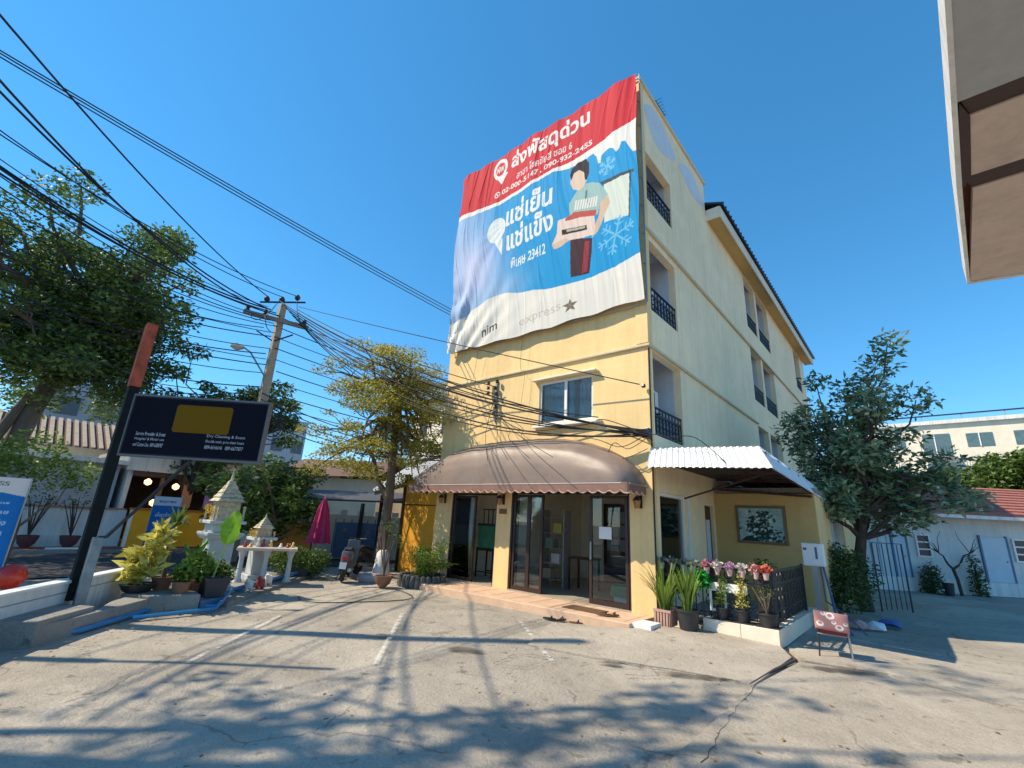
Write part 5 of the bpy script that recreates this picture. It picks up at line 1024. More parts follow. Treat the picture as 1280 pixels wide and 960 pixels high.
for (x, y, z, r_, m, sz, pot, l) in ((-9.75, 3.02, .20, .24, G_LITE, .12, POTT, 'leafy light green shrub in a brown pot beside the slim palm'), (-9.95, 3.45, .08, .20, G_MID, .10, POTB, 'low rounded green plant in a black pot in front of the shrine'), (-9.45, 2.72, .26, .14, G_LITE, .10, POTT, 'small pale green plant in a terracotta pot at the front of the row')):
    V, F = bush(r_, 420, sz, r_*1.1, 1.1, .5); plant('potted_leafy_plant', l, 'potted plant', (x, y, z), (.14, .18, 'r'), [('foliage', V, F, m)], potmat=pot)
tp = plant('taro_plant', 'plant with one huge bright green upright leaf in a square black pot', 'potted plant', (-9.50, 3.22, .17), (.19, .30, 'sq'), [])
def bigleaf(c, w_, h_, tilt, yaw, m, par, nm='leaf'):
    b = MB(); vs = []; n = 10; ey_ = Vector((math.cos(yaw), math.sin(yaw), 0)); ez_ = Vector((math.sin(tilt)*-math.sin(yaw), math.sin(tilt)*math.cos(yaw), math.cos(tilt)))
    nn = ey_.cross(ez_)
    for i in range(n+1):
        f = i/n; ww = w_*math.sin(PI*min(1, f*.93+.07))**.6*(1-.25*f); ww *= 1+.08*math.sin(i*2.7)
        for s_ in (-1, -.5, 0, .5, 1): p = Vector(c)+ez_*h_*f+ey_*ww*s_*.5+nn*(.10*abs(s_)*ww+.03*math.sin(f*9+s_*3)); vs.append(tuple(p))
    b.add(vs, [(i*5+j, i*5+j+1, i*5+j+6, i*5+j+5) for i in range(n) for j in range(4)]); return b.build(nm, m, par, smooth=True)
TL = mat('taro leaf', (.24, .48, .02), .4, .12, 14)
TLn = TL.node_tree; tr_ = TLn.nodes.new('ShaderNodeBsdfTranslucent'); tr_.inputs[0].default_value = (.40, .70, .03, 1); mx_ = TLn.nodes.new('ShaderNodeMixShader'); mx_.inputs[0].default_value = .4; TLn.links.new(TLn.nodes['Principled BSDF'].outputs[0], mx_.inputs[1]); TLn.links.new(tr_.outputs[0], mx_.inputs[2]); TLn.links.new(mx_.outputs[0], TLn.nodes['Material Output'].inputs[0])
bigleaf((-9.50, 3.30, 1.02), .42, .60, .15, .7, TL, tp); MB().tube([(-9.55, 3.20, .46), (-9.54, 3.26, .8), (-9.50, 3.30, 1.06)], .016, 6).build('stalk', mat('green stalk', (.25, .38, .10), .5, 0), tp)
for a, b_, c_ in (((-9.8, 3.35, .60), .18, .42), ((-9.66, 3.28, .55), .14, .40)): pass
bp_ = plant('banana_sapling', 'young broad leaved plant behind the low pots left of the shrine pedestal', 'potted plant', (-10.25, 3.05, .20), (.13, .16, 'r'), [], potmat=POTT)
for k in range(7): bigleaf((-10.25, 3.05, .40+.03*k), .16, .52, .35+.1*(k % 3), k*2*PI/7, mat('banana leaf', (.12, .26, .04), .45, .2, 10), bp_)
rb2 = thing('round_hedge', 'rounded dark green clipped bush at the end of the shrine plot', 'bush', (-12.3, 6.0, .06)); V, F = leaf_mesh(blob_pts([(-12.5, 5.9, .42), (-12.1, 6.35, .40)], [.50, .44], 9000, .8), .075); npmesh('foliage', V, F, G_MID, rb2, kind='stuff'); MB().lathe([(.3, 0), (.34, .2)], (-12.3, 6.1, .06), 14).build('pot', POTB, rb2)
# flowering frangipani behind shrine, clipped
tips = [(-15.0+random.uniform(-1.3, 1.5), 6.2+random.uniform(-1.5, 1.3), random.uniform(1.5, 3.0)) for _ in range(18)]
tree('plumeria_tree', 'broad low tree with big glossy leaves behind the shrine', (-14.8, 6.2, 0), [(-14.8, 6.2, 0), (-14.8, 6.2, .6), (-14.7, 6.3, 1.3)], .12, tips, .55, 620, .20, G_MID, BARK, .38)

# pink parasol
um = thing('closed_parasol', 'closed magenta pink parasol standing beside the motor scooter', 'parasol', (-13.25, 6.98, 0))
PK = mat('magenta cloth', (.42, .015, .09), .75, .15, 8)
b = MB(); vs = []; n = 32
for k, (r_, z) in enumerate(((.02, 2.05), (.06, 1.98), (.14, 1.7), (.20, 1.35), (.25, 1.0), (.29, .78))):
    for j in range(n): a = 2*PI*j/n; q = r_*(1+(.22 if j % 4 == 0 else -.12 if j % 4 == 2 else 0)*min(1, k/2)); vs.append((-13.25+q*math.cos(a), 6.98+q*math.sin(a), z-(.03 if j % 4 == 0 and k == 5 else 0)))
b.add(vs, [(k*n+j, k*n+(j+1) % n, (k+1)*n+(j+1) % n, (k+1)*n+j) for k in range(5) for j in range(n)]); b.build('canopy', PK, um)
MB().tube([(-13.25, 6.98, 0), (-13.25, 6.98, 2.12)], .02, 6).build('pole', ALU, um); MB().lathe([(.18, 0), (.18, .08), (.04, .12), (.04, .3)], (-13.25, 6.98, .01), 12).build('base', mat('rusty base', (.2, .08, .05), .8, .2), um)

# motor scooters
def scooter(name, label, loc, rz, body, s=1.0):
    t = thing(name, label, 'scooter'); 
    def wheel(y):
        w_ = MB().lathe([(.17, -.045), (.245, -.045), (.265, 0), (.245, .045), (.17, .045)], (0, 0, 0), 20); w_.v = [(z, y+x_, .265+y_) for x_, y_, z in w_.v]; o = w_.build('wheel', RUBBER, t, smooth=True)
        h_ = MB().lathe([(.02, -.05), (.165, -.03), (.165, .03), (.02, .05)], (0, 0, 0), 12); h_.v = [(z, y+x_, .265+y_) for x_, y_, z in h_.v]; h_.build('rim', ALU, o)
    wheel(-.62); wheel(.62)
    b = MB()
    prof = [(-.86, .60, .05), (-.80, .76, .11), (-.55, .80, .14), (-.25, .74, .15), (.0, .55, .13), (.15, .38, .14)]
    rings = []
    for y, z, hw in prof: rings.append([(-hw, y, z-.22), (-hw*1.05, y, z-.08), (-hw*.7, y, z), (hw*.7, y, z), (hw*1.05, y, z-.08), (hw, y, z-.22)])
    vs = [p for r_ in rings for p in r_]; b.add(vs, [(i*6+j, i*6+(j+1) % 6, (i+1)*6+(j+1) % 6, (i+1)*6+j) for i in range(len(rings)-1) for j in range(6)]+[tuple(range(6)), tuple(range(len(vs)-6, len(vs)))]); b.build('body', body, t, smooth=True)
    MB().box(-.14, .14, .1, .42, .27, .32).build('footboard', body, t, bevel=.02)
    MB().prism([(.40, .30), (.52, .32), (.62, .62), (.56, 1.0), (.48, 1.0), (.46, .6)], 'x', -.17, .17).build('leg_shield', body, t, bevel=.03)
    b = MB()
    vs = []
    for y, z, hw in ((-.72, .80, .08), (-.5, .84, .12), (-.2, .81, .13), (0, .74, .10)): vs += [(-hw, y, z-.05), (-hw*.8, y, z+.02), (hw*.8, y, z+.02), (hw, y, z-.05)]
    b.add(vs, [(i*4+j, i*4+j+1, i*4+j+5, i*4+j+4) for i in range(3) for j in range(3)]+[(0, 1, 2, 3), (12, 13, 14, 15)]); b.build('seat', RUBBER, t, smooth=True)
    MB().tube([(0, .62, .265), (0, .50, 1.02)], .025, 6).build('fork', ALU, t)
    MB().tube([(-.34, .38, 1.06), (-.15, .48, 1.04), (.15, .48, 1.04), (.34, .38, 1.06)], .016, 6).build('handlebar', BLACK, t)
    for s_ in (-1, 1):
        MB().tube([(s_*.26, .42, 1.05), (s_*.30, .42, 1.20)], .006, 4).build('mirror_stalk', BLACK, t); m_ = MB().lathe([(.001, 0), (.055, .005), (.001, .02)], (0, 0, 0), 12); m_.v = [(x_*1.2+s_*.32, .42+z_, 1.24+y_) for x_, y_, z_ in m_.v]; m_.build('mirror', BLACK, t)
    MB().box(-.07, .07, -.905, -.86, .56, .66).build('tail_light', mat('red lens', (.5, .02, .02), .2, 0), t, bevel=.01)
    MB().prism([(-.70, .56), (-.98, .42), (-1.0, .30), (-.94, .30), (-.9, .42), (-.68, .50)], 'x', -.07, .07).build('rear_fender', RUBBER, t); MB().box(-.085, .085, -1.01, -1.002, .36, .52).build('number_plate', WHITE, t)
    MB().tube([(.16, -.85, .33), (.16, -.1, .28)], [.05, .035], 8).build('exhaust', ALU, t, smooth=True)
    MB().tube([(-.08, -.1, .28), (-.22, -.14, .0)], .014, 5).build('stand', BLACK, t)
    MB().box(-.06, .06, .60, .64, .78, .90).build('headlight', mat('lamp lens', (.7, .7, .72), .15, 0), t, bevel=.01)
    MB().prism([(.42, .56), (.62, .585), (.84, .50), (.80, .545), (.62, .63), (.42, .60)], 'x', -.06, .06).build('front_fender', body, t)
    t.location = loc; t.rotation_euler = (0, R(4), rz); t.scale = (s, s, s); return t
scooter('motor_scooter', 'dark grey motor scooter parked with its tail towards the camera', (-11.6, 7.0, 0), R(52), mat('dark grey plastic', (.10, .105, .115), .35, .1), .95)
scooter('motor_scooter', 'black motor scooter parked behind the grey one, beside the tree', (-12.6, 8.3, 0), R(25), mat('black plastic', (.02, .02, .025), .3, .1), .9)

# orange leaved tree next to the building, pots, brick planter
tips = []
for k in range(40):
    a = random.uniform(0, 2*PI); lay = random.choice([2.9, 3.6, 4.4, 5.3, 6.2]); rr = random.uniform(.7, 2.3)*(1 if lay < 5.5 else .7); tips.append((-12.0+rr*math.cos(a), 8.2+rr*math.sin(a), lay+random.uniform(-.2, .25)))
tips += [(-13.9, 6.6, 6.0), (-14.1, 6.7, 4.1), (-10.8, 8.0, 5.4), (-11.1, 7.3, 4.9), (-12.4, 6.9, 6.7), (-12.1, 7.4, 6.6)]
ot = tree('almond_tree', 'umbrella shaped small tree with orange green foliage growing left of the yellow building', (-12.2, 8.45, 0), [(-12.2, 8.45, 0), (-12.22, 8.45, 1.2), (-12.1, 8.4, 2.2), (-12.1, 8.35, 3.2), (-12.1, 8.3, 4.6), (-12.15, 8.3, 5.9)], .17, tips, .62, 950, .085, G_OLIVE, BARK, .5, flat=.36)
b = MB(); limb(b, (-12.2, 8.45, 2.0), (-12.9, 8.0, 3.6), .10, .05); b.build('side_trunk', BARK, ot, smooth=True)
S = stems(9, 1.25, .35, .016); C = blob_pts([(.1, 0, 1.1), (-.15, .1, 1.2), (.25, .1, .9)], [.22, .16, .18], 900); V, F = leaf_mesh(C, .10, .35)
plant('bare_stemmed_plant', 'many stemmed thin shrub in a round terracotta pot at the foot of the tree', 'potted plant', (-9.98, 7.05, 0), (.21, .26, 'bowl'), [('foliage', V, F, G_MID), ('stems', S[0], S[1], BARK)], potmat=POTT)
bp2 = thing('round_planter', 'low round planter of upright dark grey stones beside the shop step', 'planter', (-9.55, 7.95, 0))
sm_ = mat('dark planter stone', (.10, .095, .09), .9, .3, 9, .5, 40)
proto = None
for k in range(26):
    a = 2*PI*k/26; x, y = -9.72+.60*math.cos(a)*1.0, 8.02+.50*math.sin(a)
    if proto is None: proto = MB().lathe([(.066, 0), (.072, .13), (.058, .26), (.03, .285)], (0, 0, 0), 8).build('stone', sm_, None, smooth=True); proto.parent = bp2; o = proto
    else: o = proto.copy(); COL.objects.link(o); o.parent = bp2
    o.location = Vector((x, y, 0))-bp2.location; o.rotation_euler = (random.uniform(-.06, .06), random.uniform(-.06, .06), a)
MB().lathe([(.52, .05), (.52, .22)], (-9.72, 8.02, 0), 18).build('soil', SOIL, bp2)
fr_ = []
for k in range(26): fr_.append(blades(1, 1.05, .02, 1.25, rad=.10, seg=7))
V0, F0 = merge(fr_); Lp = []
for k in range(26):
    v = V0[k*16:(k+1)*16]; mid = (v[0::2]+v[1::2])/2
    for i in range(2, 8):
        for q in np.linspace(0, 1, 4, endpoint=False): c = mid[i-1]*(1-q)+mid[i]*q; Lp += [c]*2
Vl, Fl = leaf_mesh(np.array(Lp), .20, .12, droop=.35)
plant('areca_palm', 'feathery green palm growing in the round stone planter', 'palm', (-9.72, 8.02, .22), None, [('foliage', Vl, Fl, G_LITE), ('stems', V0, F0, G_MID)])
gc = thing('flowering_creeper', 'creamy flowering creeper at the left shop pillar', 'creeper', (-9.95, 8.7, 0)); V, F = leaf_mesh(blob_pts([(-9.98, 8.66, .2), (-9.95, 8.66, .55), (-9.98, 8.7, .9)], [.16, .14, .12], 2400), .06); npmesh('foliage', V, F, G_OLIVE, gc, kind='stuff')
tag(MB().lathe([(.20, 0), (.24, .12), (.20, .36), (.17, .62), (.10, .70)], (-11.55, 8.05, 0), 14).build('white_sack', mat('white sack', (.66, .64, .64), .8, .12, 8, .4, 12), smooth=True), 'tall white sack standing between scooter and potted shrub', 'sack')
tag(MB().lathe([(.30, 0), (.33, .10), (.30, .16), (.12, .18)], (-11.0, 7.35, 0), 16).build('grey_basin', mat('grey plastic', (.35, .33, .36), .5, .1), smooth=True), 'flat pale grey basin on the ground before the white sack', 'basin')
# annex wall and sheds between tree and building
an_ = thing('annex_wall', 'ochre yellow annex wall with dark red edge at the left of the building', 'wall', (-11.4, 9.3, 0))
bx('wall_panel', -12.5, LX-.03, 9.30, 9.45, 0, 2.75, OCH, an_); bx('edge_post', -12.6, -12.5, 9.26, 9.45, 0, 2.95, DKFR, an_); bx('corner_post', LX-.30, LX-.18, 9.18, 9.295, 0, 2.7, DKFR, an_); bx('ledge', -12.48, LX-.32, 9.285, 9.298, 1.98, 2.01, DKFR, an_)
wr = thing('corrugated_shed_roof', 'large sloping white corrugated shed roof behind the orange leaved tree', 'roof', (-14, 12, 3))
o = corr((-17.0, 14.0, 4.7), (-10.5, 14.0, 5.4), (-10.5, 10.0, 3.3), (-15.5, 10.0, 2.5), 110, .04).build('sheet', mat('white shed metal', (.66, .67, .70), .5, .1, metal=.2), wr)
MB().bar((-10.6, 10.05, 3.18), (-15.4, 10.05, 2.40), .08, .12).bar((-10.6, 12.0, 4.40), (-16.2, 12.0, 3.75), .08, .12).build('purlin', BLACK, wr)
for x in (-10.7, -15.2): bx('post', x-.05, x+.05, 10.2, 10.3, 0, 2.35, BLACK, wr)
bx('shed_wall', -15.5, -10.6, 11.5, 11.6, 0, 2.3, wall_paint('grey shed wall', (.30, .34, .42), .2), wr)
sd_ = thing('shade_shelter', 'dark framed market shelter behind the scooters', 'shelter', (-15.3, 9.3, 0))
for x, y in ((-16.3, 8.3), (-14.5, 11.0), (-15.4, 9.6), (-17.6, 9.3)): bx('post', x-.05, x+.05, y-.05, y+.05, 0, 1.99, BLACK, sd_)
MB().add([(-16.6, 7.9, 2.0), (-14.2, 11.4, 2.1), (-16.2, 12.6, 2.5), (-18.6, 9.0, 2.4), (-16.6, 7.9, 2.06), (-14.2, 11.4, 2.16), (-16.2, 12.6, 2.56), (-18.6, 9.0, 2.46)], [(0, 1, 2, 3), (4, 5, 6, 7), (0, 1, 5, 4), (1, 2, 6, 5), (2, 3, 7, 6), (3, 0, 4, 7)]).build('roof_sheet', mat('dark grey cloth', (.06, .065, .08), .8, .2), sd_)
bg_ = thing('blue_gate', 'blue painted metal gate under the dark shelter', 'gate', (-16, 9.5, 0)); MB().prism([(-16.0, 9.0), (-15.1, 10.4), (-15.16, 10.44), (-16.06, 9.04)], 'z', .1, 1.3).build('panel', mat('blue gate paint', (.03, .09, .20), .5, .15), bg_)
for k in range(7): f = k/6; bx('picket', -16.05+.9*f-.02, -16.05+.9*f+.02, 8.99+1.4*f, 9.0+1.4*f, .1, 1.42, mat('blue gate bar', (.04, .12, .25), .5, 0), bg_)
bw = thing('yard_wall', 'cream yard wall with white blocks behind the scooters', 'wall', (-17, 9, 0)); MB().prism([(-18.3, 6.3), (-14.6, 12.2), (-14.75, 12.3), (-18.45, 6.4)], 'z', 0, 1.55).build('wall_body', CREAM, bw)
for k in range(12): f = k/11; x, y = -18.25+3.6*f, 6.25+5.85*f; bx('block', x-.09, x+.09, y-.12, y+.05, 1.56, 1.72, WHITE, bw)
ow = thing('orange_yard_wall', 'short orange wall panel behind the rounded bush at the shrine plot', 'wall', (-15.9, 7.3, 0)); MB().prism([(-16.5, 6.5), (-15.5, 7.9), (-15.6, 7.96), (-16.6, 6.56)], 'z', 0, 1.25).build('wall_body', mat('faded orange paint', (.70, .28, .06), .8, .15), ow); MB().prism([(-16.55, 6.45), (-15.45, 7.95), (-15.6, 8.0), (-16.7, 6.52)], 'z', 1.251, 1.32).build('coping', WHITE, ow)
hb = thing('brown_roof_house', 'house with a brown gabled roof half hidden behind the plumeria tree', 'house', (-22, 14, 0))
MB().prism([(-23.6, 9.9), (-19.3, 12.7), (-21.6, 16.6), (-26.2, 13.8)], 'z', 0, 3.19).build('wall', CREAM, hb); MB().add([(-23.6, 9.4, 3.2), (-19.0, 12.4, 3.3), (-20.2, 14.6, 4.3), (-25.0, 11.6, 4.3), (-21.6, 17.0, 3.3), (-26.5, 14.0, 3.2)], [(0, 1, 2, 3), (3, 2, 4, 5)]).build('roof', mat('brown roof', (.13, .075, .05), .8, .25, 5), hb)
ph = thing('plain_block_house', 'flat roofed pale block with dark windows right behind the orange leaved tree', 'building', (-24, 22, 0)); MB().box(-27, -18, 20, 27, 0, 9.2).build('wall', CREAM, ph); bx('roof_edge', -27.3, -17.7, 19.7, 27.3, 9.2, 9.5, DKFR, ph)
for z in (4.2, 7.0):
    for x in (-26, -23.6, -21.2, -18.95): MB().box(x-.1, x+.65, 19.93, 19.998, z, z+1.5).build('window', mat('dark window', (.05, .045, .04), .2, 0), ph)

# =================================================================== ACROSS THE ROAD
hw = thing('white_street_wall', 'long low white wall across the road at the left', 'wall', (-21.3, 1, 0))
def seg(name, y0, y1, z0, z1, x, m, par, th=.15): return bx(name, x-th, x, y0, y1, z0, z1, m, par)
seg('wall_body', -9, 3.85, .13, 1.32, -21.1, WHT, hw); seg('coping', -9, 3.85, 1.321, 1.38, -21.06, mat('terracotta coping', (.45, .2, .12), .8, .1), hw, .23)
for y in (-6, -3.5, -1, 1.5, 3.75): bx('pier', -21.095, -21.02, y-.12, y+.12, .13, 1.32, WHT, hw)
rk = thing('painted_kerb', 'red and white painted kerb along the far side of the road', 'kerb', (-20, 0, 0))
for k in range(14): MB().box(-20.18, -20.04, -8+k*1.0, -7.005+k*1.0, .0, .17).build('kerb_block', REDP if k % 2 else WHITE, rk)
hs2 = thing('street_house', 'white street house with a dark eave across the road, behind the long wall', 'house', (-25, 0, 0))
bx('wall', -28, -22.6, -9, 3.6, .0, 2.9, wall_paint('bluish house paint', (.50, .53, .58), .2), hs2); bx('eave', -28.4, -21.9, -9.3, 3.7, 2.9, 3.05, WHT, hs2); bx('shutter', -22.598, -22.55, -2.5, 3.0, .3, 2.4, mat('grey shutter', (.38, .40, .43), .5, .1), hs2)
tr = thing('tiled_roof_house', 'house with a striped brown tile roof behind the big tree trunk', 'house', (-30, 2, 0)); bx('wall', -34, -29, -3, 5.0, 0, 3.9, CREAM, tr)
RO = mat('striped roof tile', (.42, .33, .25), .8, .2, 4); rfo = MB().add([(-28.6, -3.4, 3.85), (-28.6, 5.4, 3.85), (-31.5, 5.4, 5.3), (-31.5, -3.4, 5.3), (-34.4, -3.4, 3.85), (-34.4, 5.4, 3.85)], [(0, 1, 2, 3), (3, 2, 5, 4)]).build('roof', mat('dark roof groove', (.14, .10, .08), .9, .2), tr)
for k in range(30): MB().bar((-28.55, -3.3+k*.29, 3.90), (-31.5, -3.3+k*.29, 5.37), .15, .05).build('tile_row', RO, rfo)
og = thing('orange_street_wall', 'bright orange low wall across the road under the restaurant front', 'wall', (-20.8, 5, 0))
seg('wall_body', 3.92, 9.2, .13, 1.36, -20.75, mat('orange paint', (.95, .42, .01), .6, .06), og); seg('coping', 3.9, 9.2, 1.361, 1.42, -20.7, mat('orange coping', (.5, .16, .02), .7, .1), og, .25); bx('white_edge', -20.749, -20.72, 3.92, 4.02, .13, 1.36, WHITE, og)
rs_ = thing('open_front_restaurant', 'open fronted restaurant with warm lamps and a white fascia across the road', 'building', (-23, 7, 0))
bx('back_wall', -27, -26.8, 3.8, 12, 0, 3.4, mat('dark restaurant wall', (.10, .06, .04), .8, .3), rs_); bx('side_wall', -26.8, -22.2, 3.8, 3.95, 0, 3.4, WHT, rs_); bx('fascia', -22.2, -22.0, 3.7, 12.2, 2.75, 3.35, WHT, rs_); bx('roof', -27.3, -21.8, 3.5, 12.5, 3.36, 3.5, SLAB, rs_)
bx('timber_beam', -22.15, -22.05, 3.95, 12, 2.55, 2.74, WOOD, rs_)
for y in (4.9, 6.6, 8.3, 10.0): bx('post', -22.2, -22.08, y-.06, y+.06, 0, 2.55, mat('brown post', (.20, .10, .05), .7, .1), rs_)
for y, z, l in ((4.35, 2.35, 'warm glowing lamp at the left post of the open restaurant'), (5.25, 2.25, 'warm glowing lamp under the restaurant fascia, second from the left'), (4.5, 1.62, 'small round white lamp on the orange wall')):
    t = thing('glowing_lamp', l, 'lamp', (-21.6, y, z)); MB().lathe([(.02, -.12), (.11, -.06), (.12, .04), (.03, .12)], (-21.6 if z > 2 else -20.8, y, z), 10).build('globe', mat('warm globe', (.9, .7, .4), .4, 0, emit=(1, .62, .25, 1.6)), t, smooth=True); MB().tube([(-21.6 if z > 2 else -20.8, y, z+.12 if z > 2 else z-.11), (-22.0 if z > 2 else -20.8, y, z+.42 if z > 2 else z-.2)], .012, 4).build('bracket', BLACK, t)
for k, (y, c, l) in enumerate(((5.6, (.55, .25, .12), 'terracotta hanging cloth in the restaurant opening'), (6.4, (.42, .22, .45), 'purple hanging cloth in the restaurant opening'))): tag(bx('hanging_cloth', -21.95, -21.92, y, y+.35, 1.5, 2.5, mat('cloth %d' % k, c, .8, .2)), l, 'cloth')
sb2 = thing('street_stand_banner', 'small blue stand banner before the orange wall across the road', 'banner', (-19.3, 4.5, 0)); cv = Canvas(0, .8, .25, 1.85, 50, 90, (.02, .14, .40)); cv.poly([(0, 1.55), (.8, 1.55), (.8, 1.85), (0, 1.85)], (.55, .6, .66)); cv.text('express', .15, 1.62, .5, .1, (.1, .1, .3), .03)
for i in range(3): cv.text('ส่งด่วน', .12, 1.2-.25*i, .55, .13, (.45, .6, .75), .02)
cv.sheet('banner_face', lambda X, Z: np.stack([-19.3+X*.3+0*Z, 4.2+X*.9, Z], -1), PRINT, sb2); MB().tube([(-19.32, 4.2, .02), (-19.32, 4.2, 1.9)], .015, 5).tube([(-19.08, 4.92, .02), (-19.08, 4.92, 1.9)], .015, 5).build('pole', ALU, sb2)
for k, (x, y) in enumerate(((-20.65, 1.6), (-20.6, 2.55))):
    S = stems(9, 1.15, .45, .02); V, F = leaf_mesh(blob_pts([(0, 0, 1.1), (.2, .25, 1.0), (-.1, -.3, 1.0)], [.35, .25, .25], 420), .10); plant('street_pot_plant', ('woody potted plant against the white wall across the road, left one', 'woody potted plant against the white wall across the road, nearer the sign post')[k], 'potted plant', (x, y, .13), (.25, .36, 'bowl'), [('foliage', V, F, G_DARK), ('stems', S[0], S[1], BARKD)], potmat=mat('dark red pot', (.13, .05, .05), .7, .1))
bs = thing('street_shrub', 'sunlit yellow green shrub behind the stand banner at the left edge', 'shrub', (-14.5, .9, 0)); V, F = leaf_mesh(blob_pts([(-15, .2, 2.35), (-15, .8, 2.6), (-14.9, 1.3, 2.2), (-15, -.3, 2.6), (-14.9, .6, 2.0), (-14.8, 1.7, 2.15), (-15, -.8, 2.3)], [.55, .6, .45, .6, .5, .38, .6], 1900), .11); npmesh('foliage', V, F, G_LITE, bs, kind='stuff')
b = MB(); b.tube([(-14.5, .9, 0), (-14.45, .9, 1.0), (-14.3, .8, 1.9)], .05, 6); limb(b, (-14.45, .9, 1.0), (-14.2, .0, 2.2), .03, .01); limb(b, (-14.45, .9, 1.0), (-14.2, 1.6, 2.1), .03, .01); b.build('stem', BARK, bs)

# big street trees
BT = (-22.9, .55)
tips = []
for k in range(52):
    a = random.uniform(0, 2*PI); rr = random.uniform(.8, 4.9); tips.append((BT[0]+.5+rr*math.cos(a)*.75, BT[1]+.3+rr*math.sin(a)*.80, random.uniform(6.0, 12.6)-.32*rr))
tips += [(-22.3+random.uniform(-1, 1), random.uniform(-2.6, 4.2), random.uniform(4.9, 7.2)) for _ in range(16)]
tips += [(-22, 3.2, 9.3), (-22, 3.6, 8.0), (-21.8, 3.2, 6.2), (-22, 3.6, 6.8), (-22.3, -3.5, 11), (-22, 1.9, 11.6), (-21.8, -2.5, 7.0), (-21.5, 2.5, 5.6), (-22, .0, 12.8)]
bigt = tree('rain_tree', 'huge street tree with thick grey trunk and wide crown behind the cables', (BT[0], BT[1], 0), [(BT[0]-.3, BT[1]-.2, 0), (BT[0], BT[1], 2.2), (BT[0]+.1, BT[1]+.3, 4.6), (BT[0]+.2, BT[1]+.7, 6.6), (BT[0]+.3, BT[1]+.8, 8.2)], .36, tips, .82, 540, .18, G_BIG, mat('grey bark', (.13, .11, .10), .9, .35, 3, .9, 12, stretch=(1, 1, .25)), .5)
b = MB(); b.tube([(BT[0]+.3, BT[1]-.9, 0), (BT[0]+.3, BT[1]-.6, 2.5), (BT[0]+.2, BT[1]+.1, 5.0)], [.22, .19, .13], 9); b.build('second_trunk', MATS['grey bark'], bigt, smooth=True)
tips = [(-21.5+random.uniform(-1.5, 1.5), 5.9+random.uniform(-1.6, 1.8), random.uniform(4.2, 6.2)) for _ in range(24)]
tips += [(-20.6+random.uniform(-.5, .5), random.uniform(6.2, 9.0), random.uniform(5.2, 7.0)) for _ in range(12)]
tips += [(-21.3, 4.2, 6.6), (-21.3, 4.6, 7.6), (-21.2, 5.0, 5.2), (-20.6, 7.3, 6.3), (-20.8, 8.2, 6.2), (-20.7, 8.6, 5.2), (-21, 8.9, 4.6)]
tree('umbrella_tree', 'smaller dark tree with drooping leaf tiers between the big tree and the utility pole', (-22.2, 5.8, 0), [(-22.2, 5.8, 0), (-22.1, 5.8, 1.8), (-21.9, 5.9, 3.6)], .18, tips, .60, 460, .24, G_MID, BARKD, .35, flat=.5, droop=.4)
tips = [(-18.0+random.uniform(-1.3, 1.3), -3.8+random.uniform(-1.3, 1.5), random.uniform(6.5, 11)) for _ in range(12)]
tree('yellow_green_tree', 'yellow green sunlit tree at the far left edge behind the cables', (-18.6, -3.9, 0), [(-18.6, -3.9, 0), (-18.5, -3.9, 3), (-18.2, -3.8, 6.2)], .2, tips, .9, 420, .14, G_LITE, BARK, .5)
# distant blocks on the left
for i, (x0, x1, y0, y1, h, c, l) in enumerate(((-52, -44, 2, 10, 9.5, (.30, .35, .42), 'distant blue grey building seen under the big tree crown'), (-58, -48, 14, 22, 10.5, (.45, .47, .50), 'distant pale building behind the utility pole'))):
    t = thing('distant_building', l, 'building', (x0, y0, 0)); MB().box(x0, x1, y0, y1, 0, h).build('wall', wall_paint('distant paint %d' % i, c, .1), t)
    for z in np.arange(1.5, h-1.2, 2.8):
        for y in np.arange(y0+.7, y1-1, 2.0): bx('window', x1+.002, x1+.05, y, y+1.1, z, z+1.3, mat('distant window', (.06, .08, .10), .2, 0), t)

# trees behind and beside the photographer: their crowns shade the near concrete
for i, (x, y, h, sp_, ntip, l) in enumerate(((-10.4, -4.9, 15.5, 3.3, 10, 'tall tree behind the camera whose crown dapples the right half of the lot'), (-13.6, -8.6, 12.5, 1.7, 7, 'smaller tree outside the frame that casts soft shade bands on the lot'))):
    tips = [(x+random.uniform(-1, 1)*sp_, y+random.uniform(-1, 1)*sp_, h+random.uniform(-2.5, 2.5)) for _ in range(ntip)]
    tree('shade_tree', l, (x, y, 0), [(x, y, 0), (x, y, h*.35), (x+.1, y, h*.7)], .22, tips, .85, 95, .26, G_MID, BARK, .5, group='trees outside the frame that shade the lot')

lit = []
for _ in range(420):
    if random.random() < .6: a = random.random(); x, y = -8.2-4.6*a+random.gauss(.5, .35), 1.4+5.3*a+random.gauss(-.35, .3)
    else: x, y = random.uniform(-8, 1), random.uniform(1, 8)
    if -3.9 < x and y > 7.6: continue
    lit.append((x, y, .030))
V, F = leaf_mesh(np.array(lit), .055, .5, up=3); V[:, 2] = .030+np.abs(V[:, 2]-.030)*.2; lf = npmesh('leaf_litter', V, F, LEAF('dry leaves', (.16, .10, .03), (.34, .24, .07), .1), kind='stuff'); tag(lf, 'dry fallen leaves scattered over the concrete lot', 'leaf litter')
